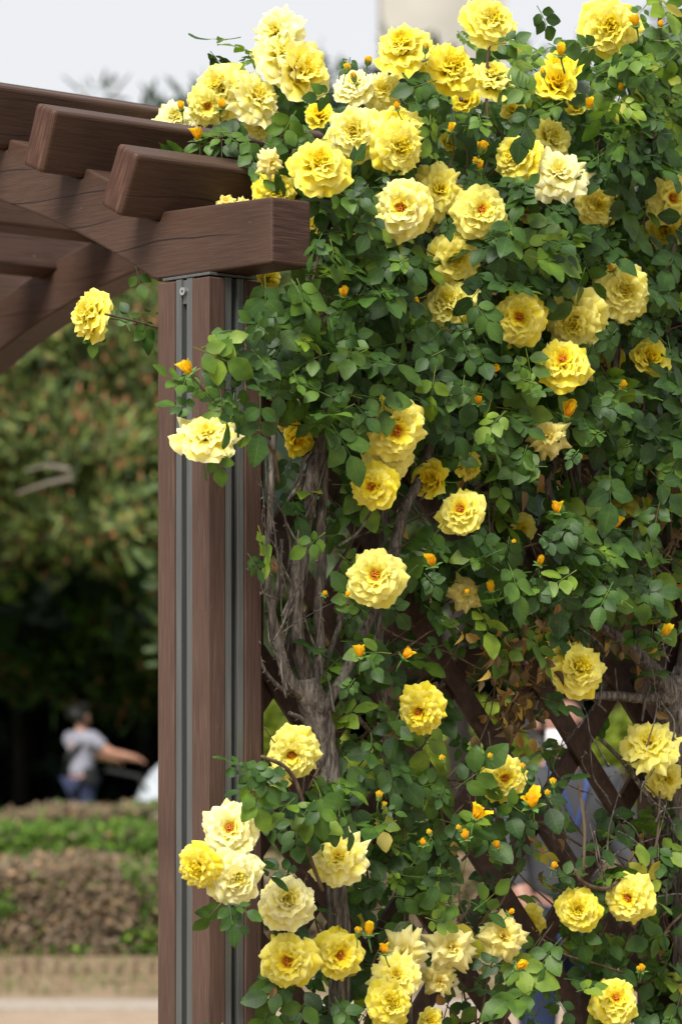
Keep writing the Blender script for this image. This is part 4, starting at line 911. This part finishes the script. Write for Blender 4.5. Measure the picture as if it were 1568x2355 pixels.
M_navy = plain('navy_cloth', (.02, .028, .07), .9); M_bag = plain('black_strap', (.018, .02, .02), .7); M_jacket = plain('grey_jacket', (.035, .037, .042), .85, noise=6); M_jean = plain('blue_denim', (.007, .018, .055), .9, noise=20)
M_blue = plain('blue_strap', (.02, .05, .20), .6)
def person(loc, rz, H, arms, mats, label, mask=False, bag=False, head_yaw=0):
    """standing figure facing -Y before rotation; arms = (left shoulder-elbow-wrist offsets, right ...) in fractions of height"""
    root = empty('person', loc, rz, label=label, cat='person')
    h = H; v = [(0, 0, .53), (0, 0, .60), (0, -.005, .70), (0, 0, .79), (0, .0, .835), (0, -.004, .865), (0, -.012, .90), (0, -.008, .945), (0, 0, .98)]
    r = [(.085, .062), (.078, .055), (.088, .062), (.085, .05), (.036, .034), (.034, .034), (.042, .05), (.048, .057), (.030, .036)]
    e = [(i, i + 1) for i in range(8)]
    for sx, ar in ((-1, arms[0]), (1, arms[1])):
        k = len(v); v += [(sx * .105, .0, .795)] + [tuple(a) for a in ar]; r += [.036, .030, .024]; e += [(3, k), (k, k + 1), (k + 1, k + 2)]
        if len(ar) == 2: pass
        w_ = Vector(ar[-1]); el = Vector(ar[-2]); dr = (w_ - el).normalized(); sd_ = dr.cross(Vector((0, 0, 1))).normalized()
        palm = w_ + dr * .035; v.append(tuple(palm)); r.append((.020, .013)); e.append((k + 2, len(v) - 1)); pi = len(v) - 1
        for q in range(4):
            base = palm + sd_ * (.008 * (q - 1.5)) + dr * .012; ln = (.036, .042, .040, .032)[q]
            v.append(tuple(base + dr * ln * .5 + Vector((0, 0, -.006)))); r.append(.0048); e.append((pi, len(v) - 1))
            v.append(tuple(base + dr * ln * .8 + Vector((0, 0, -.022)))); r.append(.0042); e.append((len(v) - 2, len(v) - 1))
        v.append(tuple(palm + sd_ * .022 + dr * .004 + Vector((0, 0, .002)))); r.append(.0055); e.append((pi, len(v) - 1))
    for sx in (-1, 1):
        k = len(v); v += [(sx * .052, 0, .50), (sx * .056, -.006, .28), (sx * .058, .006, .05), (sx * .062, -.07, .018)]; r += [.050, .034, .024, (.022, .016)]
        e += [(0, k), (k, k + 1), (k + 1, k + 2), (k + 2, k + 3)]
    S = lambda L_: [Vector(q) * h for q in L_]; Rr = lambda L_: [tuple(x * h for x in q) if isinstance(q, tuple) else q * h for q in L_]
    body = skin('body', S(v), e, Rr(r), mats[0], root)
    # face
    fc = MB()
    fc.tube([Vector((0, -.062, .925)) * h, Vector((0, -.072, .905)) * h, Vector((0, -.060, .898)) * h], [.006 * h, .011 * h, .009 * h], 7); fc.build('nose', mats[0], root, smooth=True)
    ey = MB()
    for sx in (-1, 1): ey.tube([Vector((sx * .018, -.050, .928)) * h, Vector((sx * .018, -.0585, .928)) * h], [.0075 * h, .004 * h], 8)
    ey.build('eyes', M_hair, root); mo = MB(); mo.tube([Vector((-.014, -.058, .882)) * h, Vector((0, -.064, .881)) * h, Vector((.014, -.058, .882)) * h], [.003 * h] * 3, 6); mo.build('mouth', plain('lips', (.4, .13, .11)), root)
    eb = MB()
    for sx in (-1, 1): eb.tube([Vector((sx * .047, 0, .91)) * h, Vector((sx * .055, .004, .925)) * h, Vector((sx * .05, .006, .938)) * h], [.008 * h, .010 * h, .007 * h], 6)
    eb.build('ears', mats[0], root, smooth=True)
    skin('hair', S([(0, .008, .955), (0, .014, .992), (0, .026, .93), (0, .034, .89)]), [(0, 1), (0, 2), (2, 3)], Rr([(.060, .062), (.032, .036), (.058, .046), (.045, .028)]), M_hair, root)
    # clothes follow the body, a little larger
    tv = [(0, 0, .52), (0, 0, .60), (0, -.005, .70), (0, 0, .79), (0, .0, .825)]; tr_ = [(.100, .078), (.096, .072), (.104, .078), (.104, .070), (.050, .048)]; te = [(0, 1), (1, 2), (2, 3), (3, 4)]
    for sx, ar in ((-1, arms[0]), (1, arms[1])):
        k = len(tv); sh_ = Vector((sx * .108, 0, .795)); el = Vector(ar[0]); long_ = mats[3]
        tv += [tuple(sh_), tuple(sh_.lerp(el, .75 if not long_ else 1.0))]; tr_ += [.052, .044]; te += [(3, k), (k, k + 1)]
        if long_: tv.append(tuple(el.lerp(Vector(ar[1]), .92))); tr_.append(.028); te.append((k + 1, k + 2))
    skin('jacket' if mats[3] else 'shirt', S(tv), te, Rr(tr_), mats[1], root)
    bv = [(0, 0, .53), (-.054, 0, .49), (.054, 0, .49), (-.057, -.006, .28), (.057, -.006, .28)] ; br_ = [(.092, .072), .060, .060, .045, .045]; be = [(0, 1), (0, 2), (1, 3), (2, 4)]
    if mats[3]: bv += [(-.059, .006, .06), (.059, .006, .06)]; br_ += [.034, .034]; be += [(3, 5), (4, 6)]
    skin('trousers' if mats[3] else 'shorts', S(bv), be, Rr(br_), mats[2], root)
    if mask:
        mk = MB(); vs = []
        for j in range(5):
            for i in range(9):
                a = -1.25 + 2.5 * i / 8; z = .868 + .047 * j / 4; rr = .0525 + .013 * math.sin(math.pi * j / 4) * math.cos(a)
                vs.append(Vector((rr * math.sin(a) * .95, -.012 - rr * math.cos(a) * 1.12, z)) * h)
        mk.add(vs, [(j * 9 + i, j * 9 + i + 1, (j + 1) * 9 + i + 1, (j + 1) * 9 + i) for j in range(4) for i in range(8)]); mk.build('face_mask', M_mask, root, smooth=True)
        st_ = MB(); st_.tube([Vector(q) * h for q in ((-.05, -.03, .845), (-.03, -.07, .79), (0, -.078, .70), (.03, -.07, .79), (.05, -.03, .845))], [.004 * h] * 5, 6); st_.build('neck_strap', M_blue, root)
    if bag:
        bg_ = MB(); bg_.tube([Vector(q) * h for q in ((-.10, .0, .80), (-.05, .075, .74), (.04, .085, .66), (.105, .04, .58), (.07, -.06, .60), (-.03, -.08, .72), (-.10, 0, .80))], [.02 * h] * 7, 6); bg_.build('bag_strap', M_bag, root)
        bb = MB(); bb.box(-.135 * h, -.085 * h, -.02 * h, .06 * h, .50 * h, .60 * h); bb.build('bag', M_bag, root, bevel=.01)
    return root
# person pushing the stroller, seen from behind-left; faces right (+X)
D1 = 39.3; pA = at(187, 0, D1)
person((pA.x, D1, 0), R(135), 1.72, (((-.20, -.07, .70), (-.30, -.19, .665)), ((.12, -.12, .70), (.07, -.33, .65))), (M_skin, M_shirt, M_navy, False), 'person in a striped grey shirt and navy shorts pushing a stroller', bag=True)
# stroller with a white cover
ps = at(338, 0, D1); S_ = empty('stroller', (ps.x + .35, D1, 0), R(0), label='stroller draped with a white cover beside the post at left', cat='stroller')
c = MB(); vs = []; nu, nv = 16, 7
for j in range(nv):
    f = j / (nv - 1); a = math.pi * .5 * f
    for i in range(nu):
        th = 2 * math.pi * i / nu; rr = .50 * math.cos(a) ** .8 * (1 + .06 * math.sin(5 * th) * (1 - f)); vs.append((.06 + rr * 1.15 * math.cos(th) + .16 * f, rr * .75 * math.sin(th), .50 + .70 * math.sin(a)))
fs = [(j * nu + i, j * nu + (i + 1) % nu, (j + 1) * nu + (i + 1) % nu, (j + 1) * nu + i) for j in range(nv - 1) for i in range(nu)]
c.add(vs, fs); c.build('cover', M_white, S_, smooth=True)
c = MB(); c.tube([(-.78, .2, 1.0), (-.44, .2, .93), (-.1, .2, .45), (.35, .2, .18)], [.018] * 4, 6); c.tube([(-.78, -.2, 1.0), (-.44, -.2, .93), (-.1, -.2, .45), (.35, -.2, .18)], [.018] * 4, 6)
c.tube([(-.78, -.2, 1.0), (-.80, 0, 1.01), (-.78, .2, 1.0)], [.022] * 3, 6); c.tube([(-.3, -.2, .12), (.1, -.2, .5)], [.015] * 2, 6); c.tube([(-.3, .2, .12), (.1, .2, .5)], [.015] * 2, 6); c.build('frame', M_bag, S_)
for sx in (-.3, .38):
    for sy in (-.24, .24):
        c = MB(); c.tube([(sx + .12 * math.cos(k * .5236), sy, .135 + .12 * math.sin(k * .5236)) for k in range(13)], [.018] * 13, 6); c.tube([(sx, sy - .02, .135), (sx, sy + .02, .135)], [.03, .03], 8); c.build('wheel', M_bag, S_)
# masked person behind the lattice
D2 = 12.9; pB = at(1288, 0, D2)
person((pB.x, D2, 0), R(22), 1.70, (((-.15, -.03, .66), (-.13, -.09, .55)), ((.145, -.05, .65), (.16, -.15, .56))), (M_skin2, M_jacket, M_jean, True), 'person in a white face mask, grey jacket and blue jeans behind the lattice', mask=True)
